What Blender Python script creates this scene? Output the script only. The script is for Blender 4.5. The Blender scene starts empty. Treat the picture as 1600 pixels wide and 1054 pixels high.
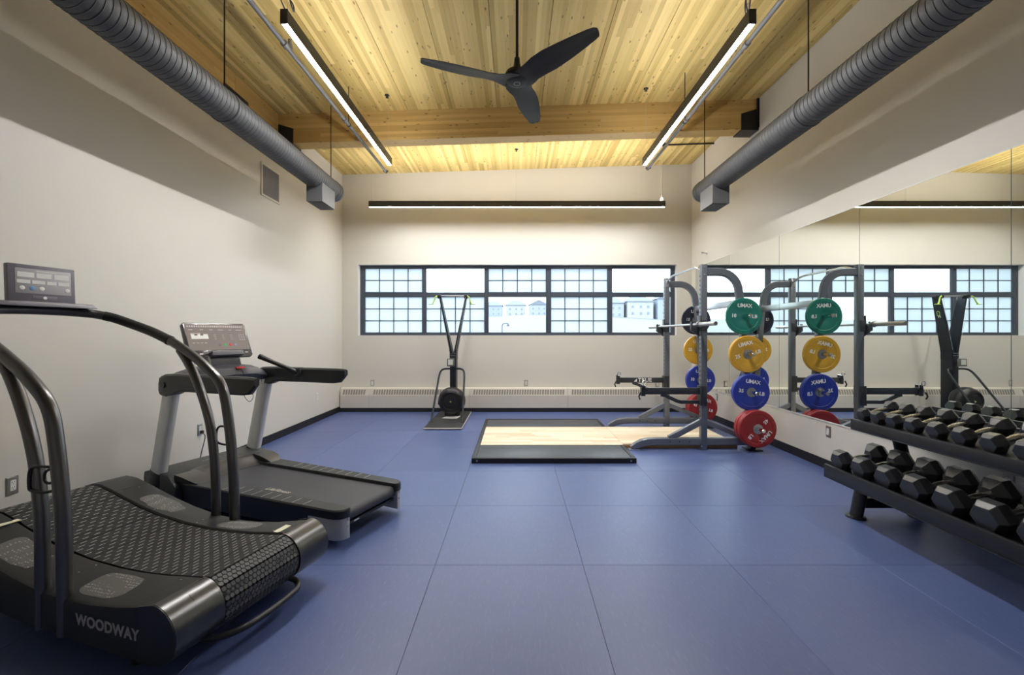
import bpy, bmesh, math, random
from mathutils import Vector, Matrix
random.seed(7)
S = bpy.context.scene
COL = S.collection
R = math.radians
PI = math.pi

# ------------------------------------------------------------------ camera
cam_data = bpy.data.cameras.new('camera')
cam = bpy.data.objects.new('camera', cam_data); COL.objects.link(cam)
cam.location = (0, 0, 1.42); cam.rotation_euler = (R(90), 0, 0)
cam_data.sensor_width = 36.0; cam_data.lens = 15.0
cam_data.shift_x = -6 / 1600; cam_data.shift_y = -4 / 1600
cam_data.clip_start = 0.05; cam_data.clip_end = 800
S.camera = cam

# ------------------------------------------------------------------ sky, exposure
SKY = 6.5
world = bpy.data.worlds.new('overcast_sky'); S.world = world
world.use_nodes = True
wn = world.node_tree
bgn = wn.nodes['Background']
bgn.inputs['Color'].default_value = (0.80, 0.90, 1.0, 1)
bgn.inputs['Strength'].default_value = SKY
LAMP_DOWN = 215.0
LAMP_WINDOW = 150.0
LAMP_UP = 52.0
LAMP_COL = (1.0, 0.985, 0.965)
vs = S.view_settings
vs.view_transform = 'Standard'; vs.look = 'None'; vs.exposure = 0.0; vs.gamma = 1.0
vs.use_curve_mapping = False

# ------------------------------------------------------------------ room numbers (metres)
XL, XR = -3.26, 3.298
YB, YF = 8.0, -2.0
def ceil_z(x): return 4.419 + (x - XL) * (0.203 / (XR - XL))

CT_ANGLE, TM_ANGLE = 16.3, 22.5      # how far the two treadmills are turned

# ------------------------------------------------------------------ materials
MATS = {}
def new_mat(name):
    m = bpy.data.materials.new(name); m.use_nodes = True
    nt = m.node_tree
    return m, nt, nt.nodes['Principled BSDF']
def N(nt, t, **kw):
    n = nt.nodes.new(t)
    for k, v in kw.items():
        if k in n.inputs: n.inputs[k].default_value = v
        else: setattr(n, k, v)
    return n
def L(nt, a, b): nt.links.new(a, b)
def mat(name, col, rough=0.5, metal=0.0, var=0.0, vscale=8.0, bump=0.0, bscale=60.0, spec=0.5, rvar=0.0, aniso=None, coat=0.0):
    if name in MATS: return MATS[name]
    m, nt, p = new_mat(name)
    p.inputs['Base Color'].default_value = (*col, 1)
    p.inputs['Roughness'].default_value = rough
    p.inputs['Metallic'].default_value = metal
    p.inputs['Specular IOR Level'].default_value = spec
    p.inputs['Coat Weight'].default_value = coat
    tc = N(nt, 'ShaderNodeTexCoord')
    vec = tc.outputs['Object']
    if aniso:
        mp = N(nt, 'ShaderNodeMapping'); mp.inputs['Scale'].default_value = aniso
        L(nt, vec, mp.inputs['Vector']); vec = mp.outputs['Vector']
    if var or rvar:
        n = N(nt, 'ShaderNodeTexNoise', Scale=vscale, Detail=4.0)
        L(nt, vec, n.inputs['Vector'])
        if var:
            mx = N(nt, 'ShaderNodeMix', data_type='RGBA')
            mx.inputs[6].default_value = (*[c * (1 - var) for c in col], 1)
            mx.inputs[7].default_value = (*[min(1, c * (1 + var)) for c in col], 1)
            L(nt, n.outputs['Fac'], mx.inputs[0]); L(nt, mx.outputs[2], p.inputs['Base Color'])
        if rvar:
            mr = N(nt, 'ShaderNodeMapRange'); mr.inputs['To Min'].default_value = rough - rvar; mr.inputs['To Max'].default_value = rough + rvar
            L(nt, n.outputs['Fac'], mr.inputs['Value']); L(nt, mr.outputs['Result'], p.inputs['Roughness'])
    if bump:
        n2 = N(nt, 'ShaderNodeTexNoise', Scale=bscale, Detail=3.0)
        L(nt, vec, n2.inputs['Vector'])
        b = N(nt, 'ShaderNodeBump', Strength=bump, Distance=0.002)
        L(nt, n2.outputs['Fac'], b.inputs['Height']); L(nt, b.outputs['Normal'], p.inputs['Normal'])
    MATS[name] = m
    return m
def emis(name, col, strength):
    if name in MATS: return MATS[name]
    m, nt, p = new_mat(name)
    p.inputs['Base Color'].default_value = (0.8, 0.8, 0.8, 1)
    p.inputs['Emission Color'].default_value = (*col, 1)
    p.inputs['Emission Strength'].default_value = strength
    MATS[name] = m
    return m
def wood(name, c_dark, c_light, axis='Y', seg=1.1, rough=0.55, knots=True, amount=1.0, grain=34.0):
    """boards: tone differs per object and per glued length, grain and knots along the board"""
    m, nt, p = new_mat(name)
    tc = N(nt, 'ShaderNodeTexCoord'); oi = N(nt, 'ShaderNodeObjectInfo')
    sep = N(nt, 'ShaderNodeSeparateXYZ'); L(nt, tc.outputs['Object'], sep.inputs[0])
    off = N(nt, 'ShaderNodeMath', operation='MULTIPLY_ADD'); off.inputs[1].default_value = 37.0
    L(nt, oi.outputs['Random'], off.inputs[0]); L(nt, sep.outputs[axis], off.inputs[2])
    dv = N(nt, 'ShaderNodeMath', operation='DIVIDE'); dv.inputs[1].default_value = seg
    L(nt, off.outputs[0], dv.inputs[0])
    fl = N(nt, 'ShaderNodeMath', operation='FLOOR'); L(nt, dv.outputs[0], fl.inputs[0])
    cmb = N(nt, 'ShaderNodeCombineXYZ'); L(nt, fl.outputs[0], cmb.inputs[0]); L(nt, oi.outputs['Random'], cmb.inputs[1])
    wnz = N(nt, 'ShaderNodeTexWhiteNoise', noise_dimensions='3D'); L(nt, cmb.outputs[0], wnz.inputs['Vector'])
    # grain
    rnd = N(nt, 'ShaderNodeCombineXYZ')
    mul = N(nt, 'ShaderNodeMath', operation='MULTIPLY'); mul.inputs[1].default_value = 91.0; L(nt, wnz.outputs['Value'], mul.inputs[0])
    for i in range(3): L(nt, mul.outputs[0], rnd.inputs[i])
    ad = N(nt, 'ShaderNodeVectorMath', operation='ADD'); L(nt, tc.outputs['Object'], ad.inputs[0]); L(nt, rnd.outputs[0], ad.inputs[1])
    mp = N(nt, 'ShaderNodeMapping')
    sc = [grain, grain, grain]; sc['XYZ'.index(axis)] = 1.3
    mp.inputs['Scale'].default_value = sc
    L(nt, ad.outputs[0], mp.inputs['Vector'])
    g = N(nt, 'ShaderNodeTexNoise', Scale=1.0, Detail=5.0, Roughness=0.6, Distortion=0.4); L(nt, mp.outputs[0], g.inputs['Vector'])
    mixv = N(nt, 'ShaderNodeMath', operation='MULTIPLY_ADD'); mixv.inputs[1].default_value = 0.75 * amount
    L(nt, wnz.outputs['Value'], mixv.inputs[0])
    gm = N(nt, 'ShaderNodeMath', operation='MULTIPLY'); gm.inputs[1].default_value = 0.45; L(nt, g.outputs['Fac'], gm.inputs[0])
    L(nt, gm.outputs[0], mixv.inputs[2])
    cr = N(nt, 'ShaderNodeMix', data_type='RGBA')
    cr.inputs[6].default_value = (*c_dark, 1); cr.inputs[7].default_value = (*c_light, 1)
    L(nt, mixv.outputs[0], cr.inputs[0])
    out = cr.outputs[2]
    if knots:
        mk = N(nt, 'ShaderNodeMapping'); s2 = [16, 16, 16]; s2['XYZ'.index(axis)] = 6.0
        mk.inputs['Scale'].default_value = s2; L(nt, ad.outputs[0], mk.inputs['Vector'])
        v = N(nt, 'ShaderNodeTexVoronoi', Scale=1.0); L(nt, mk.outputs[0], v.inputs['Vector'])
        v.inputs['Randomness'].default_value = 1.0
        kr = N(nt, 'ShaderNodeMapRange'); kr.inputs['From Min'].default_value = 0.09; kr.inputs['From Max'].default_value = 0.17
        kr.inputs['To Min'].default_value = 0.72; kr.inputs['To Max'].default_value = 0.0
        L(nt, v.outputs['Distance'], kr.inputs['Value'])
        kx = N(nt, 'ShaderNodeMix', data_type='RGBA'); kx.inputs[7].default_value = (0.13, 0.06, 0.015, 1)
        L(nt, kr.outputs[0], kx.inputs[0]); L(nt, out, kx.inputs[6]); out = kx.outputs[2]
    L(nt, out, p.inputs['Base Color'])
    p.inputs['Roughness'].default_value = rough
    b = N(nt, 'ShaderNodeBump', Strength=0.12, Distance=0.002); L(nt, g.outputs['Fac'], b.inputs['Height']); L(nt, b.outputs['Normal'], p.inputs['Normal'])
    MATS[name] = m
    return m

M_WALL = mat('wall_paint', (0.67, 0.645, 0.585), 0.42, var=0.02, vscale=1.5, bump=0.08, bscale=220)
M_TRIM = mat('black_rubber_base', (0.012, 0.012, 0.013), 0.5, var=0.2)
M_LAM = wood('spruce_lamination', (0.40, 0.255, 0.055), (0.86, 0.665, 0.27), 'Y', 2.6, amount=0.95)
M_GLU = wood('glulam_beam', (0.47, 0.29, 0.085), (0.72, 0.50, 0.19), 'X', 3.0, knots=True, amount=0.8)
M_GLUY = wood('glulam_edge_beam', (0.47, 0.29, 0.085), (0.70, 0.48, 0.18), 'Y', 3.0, knots=True, amount=0.6)
M_MAPLE = wood('maple_plank', (0.72, 0.54, 0.32), (0.96, 0.87, 0.70), 'X', 5.0, rough=0.35, knots=False, grain=60)
M_PLY = wood('plywood_edge', (0.28, 0.15, 0.05), (0.50, 0.30, 0.12), 'X', 5.0, knots=False)
M_BLACKSTEEL = mat('black_steel', (0.016, 0.016, 0.018), 0.45, 0.3, var=0.15)
M_DUCT = mat('painted_duct', (0.078, 0.080, 0.084), 0.55, 0.0, var=0.10, vscale=3)
M_DUCTBOX = mat('painted_diffuser', (0.13, 0.133, 0.14), 0.5, 0.1, var=0.05)
M_PIPE = mat('grey_pipe', (0.17, 0.17, 0.175), 0.5, 0.2, var=0.08)
M_WHITEP = mat('white_plastic', (0.78, 0.78, 0.76), 0.35)
M_CHROME = mat('chrome', (0.80, 0.80, 0.80), 0.12, 1.0, rvar=0.04, vscale=30)
M_STEEL = mat('brushed_steel', (0.52, 0.52, 0.53), 0.3, 1.0, rvar=0.08, vscale=20, aniso=(1, 1, 12))
M_FRAME = mat('window_frame', (0.055, 0.068, 0.095), 0.35, 0.1, var=0.05)  # base lightened bluish, window glare put into the colour
M_HEATER = mat('heater_enamel', (0.64, 0.61, 0.54), 0.38, 0.0, var=0.02)
M_DARK = mat('dark_slot', (0.27, 0.25, 0.215), 0.8)
M_RUB = mat('black_rubber', (0.022, 0.023, 0.026), 0.6, var=0.25, vscale=40, bump=0.15, bscale=300)
M_BLACKP = mat('black_plastic', (0.016, 0.016, 0.018), 0.38, var=0.15)
M_WHITETX = mat('white_print', (0.85, 0.85, 0.85), 0.5)

# ------------------------------------------------------------------ mesh builder
class G:
    def __init__(s): s.v = []; s.f = []; s.mi = []; s.cur = 0
    def add(s, verts, faces):
        o = len(s.v); s.v += [Vector(v) for v in verts]
        for f in faces: s.f.append([i + o for i in f]); s.mi.append(s.cur)
        return s
    def m(s, i): s.cur = i; return s
    def box(s, lo, hi, M=None):
        x0, y0, z0 = lo; x1, y1, z1 = hi
        vs_ = [(x0,y0,z0),(x1,y0,z0),(x1,y1,z0),(x0,y1,z0),(x0,y0,z1),(x1,y0,z1),(x1,y1,z1),(x0,y1,z1)]
        if M is not None: vs_ = [M @ Vector(v) for v in vs_]
        return s.add(vs_, [(3,2,1,0),(4,5,6,7),(0,1,5,4),(1,2,6,5),(2,3,7,6),(3,0,4,7)])
    def cbox(s, c, size, M=None):
        return s.box([c[i]-size[i]/2 for i in range(3)], [c[i]+size[i]/2 for i in range(3)], M)
    def bar(s, p0, p1, w, h, up=(0,0,1), w1=None, h1=None):
        """box beam from p0 to p1, w across, h along 'up'"""
        p0, p1 = Vector(p0), Vector(p1); d = (p1-p0).normalized(); u = Vector(up)
        x = d.cross(u).normalized(); u = x.cross(d).normalized()
        w1 = w if w1 is None else w1; h1 = h if h1 is None else h1
        vs_ = []
        for p, a, b in ((p0, w, h), (p1, w1, h1)):
            for sx, su in ((-1,-1),(1,-1),(1,1),(-1,1)): vs_.append(p + x*sx*a/2 + u*su*b/2)
        return s.add(vs_, [(0,1,2,3),(7,6,5,4),(0,4,5,1),(1,5,6,2),(2,6,7,3),(3,7,4,0)])
    def sweep(s, path, section, up=(0,0,1), caps=True, closed=False):
        """sweep a closed 2-D section (list of (a,b): a sideways, b along up) along a path"""
        P = [Vector(p) for p in path]; n = len(P); k = len(section); up = Vector(up)
        o = len(s.v); vs_ = []
        prevx = None
        for i in range(n):
            if closed: d = P[(i+1) % n] - P[i-1]
            elif i == 0: d = P[1]-P[0]
            elif i == n-1: d = P[-1]-P[-2]
            else: d = (P[i+1]-P[i]).normalized() + (P[i]-P[i-1]).normalized()
            d.normalize()
            x = d.cross(up)
            if x.length < 1e-4: x = prevx if prevx is not None else d.orthogonal()
            x.normalize()
            if prevx is not None and x.dot(prevx) < 0: x = -x
            prevx = x
            u = x.cross(d).normalized()
            sec = section[i] if isinstance(section[0][0], (tuple, list)) else section
            for a, b in sec: vs_.append(P[i] + x*a + u*b)
        if isinstance(section[0][0], (tuple, list)): k = len(section[0])
        fs = []
        rng = range(n) if closed else range(n-1)
        for i in rng:
            j = (i+1) % n
            for q in range(k):
                r = (q+1) % k
                fs.append((i*k+q, i*k+r, j*k+r, j*k+q))
        if caps and not closed:
            fs.append(tuple(range(k-1, -1, -1))); fs.append(tuple((n-1)*k+q for q in range(k)))
        return s.add(vs_, fs)
    def tube(s, path, r, seg=12, up=(0,0,1), caps=True, closed=False, ry=None):
        if isinstance(r, (list, tuple)):
            sec = [[(rr*math.cos(2*PI*q/seg), rr*math.sin(2*PI*q/seg)) for q in range(seg)] for rr in r]
        else:
            ry = r if ry is None else ry
            sec = [(r*math.cos(2*PI*q/seg), ry*math.sin(2*PI*q/seg)) for q in range(seg)]
        return s.sweep(path, sec, up, caps, closed)
    def lathe(s, prof, c=(0,0,0), axis='Z', seg=24, phase=0.0):
        """prof: list of (radius, height along axis)"""
        vs_ = []; k = len(prof)
        for i in range(seg):
            a = 2*PI*i/seg + phase
            for r, h in prof:
                x, y = r*math.cos(a), r*math.sin(a)
                v = {'Z': (x, y, h), 'Y': (x, h, -y), 'X': (h, x, y)}[axis]
                vs_.append(Vector(v) + Vector(c))
        fs = []
        for i in range(seg):
            j = (i+1) % seg
            for q in range(k-1): fs.append((i*k+q, j*k+q, j*k+q+1, i*k+q+1))
        if prof[0][0] > 1e-6: fs.append(tuple(i*k for i in range(seg-1, -1, -1)))
        if prof[-1][0] > 1e-6: fs.append(tuple(i*k+k-1 for i in range(seg)))
        return s.add(vs_, fs)
    def prism(s, poly, d0, d1, axis='Y'):
        """extrude a 2-D polygon; axis is the extrusion axis, poly in the other two (x,z / x,y / y,z)"""
        def P(a, b, d): return {'Y': (a, d, b), 'Z': (a, b, d), 'X': (d, a, b)}[axis]
        k = len(poly)
        vs_ = [P(a, b, d0) for a, b in poly] + [P(a, b, d1) for a, b in poly]
        fs = [tuple(range(k-1, -1, -1)), tuple(range(k, 2*k))]
        for q in range(k): r = (q+1) % k; fs.append((q, r, k+r, k+q))
        return s.add(vs_, fs)
    def mesh(s, name, mats, smooth=35, bevel=0.0, bseg=2):
        me = bpy.data.meshes.new(name)
        me.from_pydata([tuple(v) for v in s.v], [], s.f)
        for mm in (mats if isinstance(mats, (list, tuple)) else [mats]): me.materials.append(mm)
        me.polygons.foreach_set('material_index', s.mi)
        bm = bmesh.new(); bm.from_mesh(me)
        bmesh.ops.remove_doubles(bm, verts=bm.verts, dist=1e-6)
        bmesh.ops.dissolve_degenerate(bm, edges=bm.edges, dist=1e-6)
        bmesh.ops.recalc_face_normals(bm, faces=bm.faces)
        if bevel:
            es = [e for e in bm.edges if len(e.link_faces) == 2 and e.calc_face_angle(0) > R(30)]
            bmesh.ops.bevel(bm, geom=es, offset=bevel, segments=bseg, profile=0.5, affect='EDGES', clamp_overlap=True)
        bm.to_mesh(me); bm.free()
        if smooth:
            for p in me.polygons: p.use_smooth = True
            me.set_sharp_from_angle(angle=R(smooth))
        return me
    def build(s, name, mats, parent=None, smooth=35, bevel=0.0, bseg=2, loc=None, rot=None, label=None):
        return link(name, s.mesh(name, mats, smooth, bevel, bseg), parent, loc, rot, label)

def link(name, me, parent=None, loc=None, rot=None, label=None):
    o = bpy.data.objects.new(name, me); COL.objects.link(o)
    if parent is not None: o.parent = parent
    if loc is not None: o.location = loc
    if rot is not None: o.rotation_euler = rot
    if label: o['label'] = label
    return o
def tag(o, label, cat, group=None):
    o['label'] = label; o['category'] = cat
    if group: o['group'] = group
    return o
def thing(name, label, cat, loc=(0,0,0), rz=0.0, group=None):
    o = bpy.data.objects.new(name, None); COL.objects.link(o)
    o.location = loc; o.rotation_euler = (0, 0, rz); o.empty_display_size = 0.1
    return tag(o, label, cat, group)
def struct(o): o['kind'] = 'structure'; return o
def sempty(name, loc=(0,0,0)):
    o = bpy.data.objects.new(name, None); COL.objects.link(o); o.location = loc
    return struct(o)
def copy_tree(o, parent=None):
    c = o.copy(); COL.objects.link(c); c.parent = parent
    for ch in list(o.children): copy_tree(ch, c)
    return c
def arc(c, r, a0, a1, n, plane='XZ', fixed=0.0):
    out = []
    for i in range(n+1):
        a = R(a0 + (a1-a0)*i/n); p, q = c[0]+r*math.cos(a), c[1]+r*math.sin(a)
        out.append({'XZ': (p, fixed, q), 'YZ': (fixed, p, q), 'XY': (p, q, fixed)}[plane])
    return out
def smooth_path(pts, sub=6):
    """Catmull-Rom through the points"""
    P = [Vector(p) for p in pts]; out = []
    for i in range(len(P)-1):
        p0 = P[max(i-1,0)]; p1 = P[i]; p2 = P[i+1]; p3 = P[min(i+2,len(P)-1)]
        for k in range(sub):
            t = k/sub
            out.append(0.5*((2*p1)+(p2-p0)*t+(2*p0-5*p1+4*p2-p3)*t*t+(3*p1-p0-3*p2+p3)*t**3))
    out.append(P[-1]); return out
def interp(tab, x):
    if x <= tab[0][0]: return tab[0][1]
    for (a, b), (c, d) in zip(tab, tab[1:]):
        if x <= c: t = (x-a)/(c-a); t = t*t*(3-2*t)*0.35 + t*0.65; return b+(d-b)*t
    return tab[-1][1]
_tcache = {}
def text_mesh(body, size, extrude=0.001, offset=0.0, shear=0.0, space=1.0, mat_=None):
    key = (body, size, extrude, offset, shear, space, mat_.name)
    if key in _tcache: return _tcache[key]
    cu = bpy.data.curves.new('lettering_curve', 'FONT')
    cu.body = body; cu.size = size; cu.extrude = extrude; cu.offset = offset; cu.shear = shear; cu.space_character = space
    cu.align_x = 'CENTER'; cu.align_y = 'CENTER'; cu.resolution_u = 3
    ob = bpy.data.objects.new('lettering_tmp', cu); COL.objects.link(ob)
    dg = bpy.context.evaluated_depsgraph_get()
    me = bpy.data.meshes.new_from_object(ob.evaluated_get(dg))
    bpy.data.objects.remove(ob); bpy.data.curves.remove(cu)
    me.name = 'lettering'; me.materials.clear(); me.materials.append(mat_)
    _tcache[key] = me
    return me
def lettering(body, size, parent, M, mat_, name='lettering', **kw):
    """M: 4x4 placing the text (text lies in its XY plane, faces +Z)"""
    o = link(name, text_mesh(body, size, mat_=mat_, **kw), parent)
    o.matrix_local = M
    return o
def frame_M(origin, xdir, ydir):
    x = Vector(xdir).normalized(); y = Vector(ydir).normalized(); z = x.cross(y)
    return Matrix(((x.x,y.x,z.x,origin[0]),(x.y,y.y,z.y,origin[1]),(x.z,y.z,z.z,origin[2]),(0,0,0,1)))

# ================================================================== SETTING
# ---- floor: blue rubber tiles, 914 mm square
def floor_mat():
    m, nt, p = new_mat('blue_rubber_tile')
    tc = N(nt, 'ShaderNodeTexCoord'); geo = N(nt, 'ShaderNodeNewGeometry'); oi = N(nt, 'ShaderNodeObjectInfo')
    big = N(nt, 'ShaderNodeTexNoise', Scale=2.2, Detail=5.0, Roughness=0.6); L(nt, geo.outputs['Position'], big.inputs['Vector'])
    mp = N(nt, 'ShaderNodeMapping'); mp.inputs['Scale'].default_value = (70, 14, 1); L(nt, geo.outputs['Position'], mp.inputs['Vector'])
    st = N(nt, 'ShaderNodeTexNoise', Scale=1.0, Detail=4.0, Roughness=0.7); L(nt, mp.outputs[0], st.inputs['Vector'])
    a = N(nt, 'ShaderNodeMix', data_type='RGBA'); a.inputs[6].default_value = (0.072, 0.104, 0.268, 1); a.inputs[7].default_value = (0.100, 0.142, 0.328, 1)
    L(nt, big.outputs['Fac'], a.inputs[0])
    b = N(nt, 'ShaderNodeMix', data_type='RGBA'); b.inputs[7].default_value = (0.17, 0.21, 0.40, 1)
    mr = N(nt, 'ShaderNodeMapRange'); mr.inputs['From Min'].default_value = 0.52; mr.inputs['From Max'].default_value = 0.85; mr.inputs['To Max'].default_value = 0.55
    L(nt, st.outputs['Fac'], mr.inputs['Value']); L(nt, mr.outputs[0], b.inputs[0]); L(nt, a.outputs[2], b.inputs[6])
    hs = N(nt, 'ShaderNodeHueSaturation'); L(nt, b.outputs[2], hs.inputs['Color'])
    vr = N(nt, 'ShaderNodeMapRange'); vr.inputs['To Min'].default_value = 0.94; vr.inputs['To Max'].default_value = 1.06
    L(nt, oi.outputs['Random'], vr.inputs['Value']); L(nt, vr.outputs[0], hs.inputs['Value'])
    L(nt, hs.outputs[0], p.inputs['Base Color'])
    rr = N(nt, 'ShaderNodeMapRange'); rr.inputs['To Min'].default_value = 0.28; rr.inputs['To Max'].default_value = 0.42
    L(nt, big.outputs['Fac'], rr.inputs['Value']); L(nt, rr.outputs[0], p.inputs['Roughness'])
    p.inputs['Specular IOR Level'].default_value = 0.5
    fine = N(nt, 'ShaderNodeTexNoise', Scale=420.0, Detail=2.0); L(nt, geo.outputs['Position'], fine.inputs['Vector'])
    bp = N(nt, 'ShaderNodeBump', Strength=0.22, Distance=0.002); L(nt, fine.outputs['Fac'], bp.inputs['Height']); L(nt, bp.outputs['Normal'], p.inputs['Normal'])
    MATS['floor'] = m
    return m
M_FLOOR = floor_mat()
floor = struct(G().box((XL-0.2, YF-0.2, -0.12), (XR+0.2, YB+0.3, -0.012)).build('floor', mat('floor_slab', (0.05, 0.06, 0.11), 0.8), smooth=0))
T = 0.914; GAP = 0.0006
tile_x = [XL] + [0.415 + T*k for k in range(-4, 4) if XL < 0.415 + T*k < XR] + [XR]
tile_y = [YF] + [2.635 + T*k for k in range(-6, 7) if YF < 2.635 + T*k < YB] + [YB]
tcache = {}
for i in range(len(tile_x)-1):
    for j in range(len(tile_y)-1):
        w = tile_x[i+1]-tile_x[i]-2*GAP; d = tile_y[j+1]-tile_y[j]-2*GAP
        key = (round(w, 4), round(d, 4))
        if key not in tcache:
            tcache[key] = G().box((0, 0, -0.0125), (w, d, 0)).mesh('floor_tile', M_FLOOR, 0, 0.0012, 1)
        link('floor_tile', tcache[key], floor, (tile_x[i]+GAP, tile_y[j]+GAP, 0))

# ---- walls
WX0, WX1, WZ0, WZ1 = -2.958, 3.022, 1.408, 2.742      # window opening
wl = struct(G().box((XL-0.2, YF-0.2, -0.1), (XL, YB+0.2, 4.9)).build('wall_left', M_WALL, smooth=0))
wr = struct(G().box((XR, YF-0.2, -0.1), (XR+0.2, YB+0.2, 5.0)).build('wall_right', M_WALL, smooth=0))
wf = struct(G().box((XL, YF-0.2, -0.1), (XR, YF, 5.0)).build('wall_front', M_WALL, smooth=0))
g = G()
g.box((XL, YB, -0.1), (WX0, YB+0.2, 5.0)).box((WX1, YB, -0.1), (XR, YB+0.2, 5.0))
g.box((WX0, YB, -0.1), (WX1, YB+0.2, WZ0)).box((WX0, YB, WZ1), (WX1, YB+0.2, 5.0))
wb = struct(g.build('wall_back', M_WALL, smooth=0))
# white reveal lining of the window opening
M_REV = mat('reveal_white', (0.80, 0.80, 0.79), 0.5)
g = G(); t = 0.004
g.box((WX0, YB-0.002, WZ0), (WX0+t, YB+0.14, WZ1)).box((WX1-t, YB-0.002, WZ0), (WX1, YB+0.14, WZ1))
g.box((WX0, YB-0.002, WZ1-t), (WX1, YB+0.14, WZ1)).box((WX0, YB-0.002, WZ0), (WX1, YB+0.14, WZ0+t))
g.build('window_reveal', M_REV, wb, smooth=0)
# baseboards
struct(G().box((XL, YF, 0), (XL+0.012, YB, 0.10)).build('baseboard_left', M_TRIM, smooth=0, bevel=0.003))
struct(G().box((XR-0.012, YF, 0), (XR, YB, 0.10)).build('baseboard_right', M_TRIM, smooth=0, bevel=0.003))
struct(G().box((XL+0.012, 7.87, 0), (XR-0.012, 7.885, 0.075)).build('baseboard_back', M_TRIM, smooth=0, bevel=0.003))

# ---- ceiling: sloped mass-timber panels made of glued laminations
slope = math.atan2(0.203, XR - XL)
ceiling = sempty('ceiling')
roof = G().prism([(XL-0.2, ceil_z(XL-0.2)+0.07), (XR+0.2, ceil_z(XR+0.2)+0.07), (XR+0.2, 5.4), (XL-0.2, 5.4)], YF-0.2, YB+0.2).build('added_roof_slab', mat('added_roof_slab', (0.3, 0.25, 0.2), 0.9), ceiling, smooth=0)  # unseen slab added over the laminations against light leaks
PW = 0.606
joints = [-0.862 + PW*k for k in range(-4, 8)]
edges = [XL] + [j for j in joints if XL + 0.05 < j < XR - 0.05] + [XR]
lam_cache = {}
for a, b in zip(edges, edges[1:]):
    pan = bpy.data.objects.new('ceiling_panel', None); COL.objects.link(pan); pan.parent = ceiling
    a2, b2 = a + 0.0025, b - 0.0025
    n = max(1, round((b2-a2)/0.0465)); w = (b2-a2)/n
    k = round(w, 5)
    if k not in lam_cache:
        lam_cache[k] = G().box((0.0003, YF, 0), (w-0.0003, YB, 0.08)).mesh('lamination', M_LAM, 0)
    for q in range(n):
        x = a2 + q*w
        o = link('lamination', lam_cache[k], pan, (x, 0, ceil_z(x) + random.uniform(0, 0.0016)), (0, -slope, 0))

# ---- cross beam, edge beam in the left wall, steel hangers
BY0, BY1 = 5.80, 6.00
def beam_z(x): return ceil_z(x) - 0.40
beam = thing('ceiling_beam', 'pale glulam timber beam crossing the room under the plank ceiling', 'beam')
gb = G()
zc = 0.0
nl = 10
for q in range(nl):
    o0, o1 = 0.40*q/nl, 0.40*(q+1)/nl - 0.0006
    G().prism([(XL+0.005, beam_z(XL)+o0), (XR-0.005, beam_z(XR)+o0), (XR-0.005, beam_z(XR)+o1), (XL+0.005, beam_z(XL)+o1)], BY0 + random.uniform(0, 0.0008), BY1).build('lamella', M_GLU, beam, smooth=0)
eb = thing('edge_beam', 'long glulam edge beam running along the top of the left wall', 'beam')
for q in range(9):
    o0, o1 = 0.36*q/9, 0.36*(q+1)/9 - 0.0006
    for y0, y1 in ((YF, 4.90), (4.904, BY0-0.004)):
        G().box((XL+0.001, y0, 4.418-0.36+o0), (XL+0.035+random.uniform(0,0.0008), y1, 4.418-0.36+o1)).build('lamella', M_GLUY, eb, smooth=0)
sp = thing('splice_plate', 'black steel splice plate bolted over the edge beam joint', 'steel plate')
G().box((XL+0.037, 4.70, 3.98), (XL+0.046, 5.13, 4.21)).build('plate', M_BLACKSTEEL, sp, bevel=0.002)
for y in (4.77, 4.85, 4.97, 5.05):
    for z in (4.05, 4.15):
        G().lathe([(0.012, 0), (0.012, 0.01), (0, 0.01)], (XL+0.046, y, z), 'X', 6).build('bolt', M_BLACKSTEEL, sp)
def hanger(x_wall, sgn, label):
    h = thing('beam_hanger', label, 'bracket')
    xa, xb = x_wall + sgn*0.002, x_wall + sgn*0.235
    zb = beam_z(x_wall)
    lo, hi = min(xa, xb), max(xa, xb)
    # side cheeks with an angled top, bottom seat and wall plate
    for y0, y1 in ((BY0-0.012, BY0-0.002), (BY1+0.002, BY1+0.012)):
        G().prism([(xa, zb-0.012), (xb, zb-0.012), (xb, zb+0.20), (xa, zb+0.27)], y0, y1).build('cheek_plate', M_BLACKSTEEL, h, smooth=0)
    G().box((lo, BY0-0.012, zb-0.022), (hi, BY1+0.012, zb-0.010)).build('seat_plate', M_BLACKSTEEL, h, smooth=0)
    G().box((min(xa, xa+sgn*0.03), BY0-0.03, zb+0.01), (max(xa, xa+sgn*0.03), BY0-0.0125, zb+0.40)).build('wall_plate', M_BLACKSTEEL, h, smooth=0)
    return h
hanger(XL+0.001, 1, 'black steel hanger carrying the cross beam at the edge beam')
hanger(XR-0.001, -1, 'black steel hanger carrying the cross beam above the mirrored wall')

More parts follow.
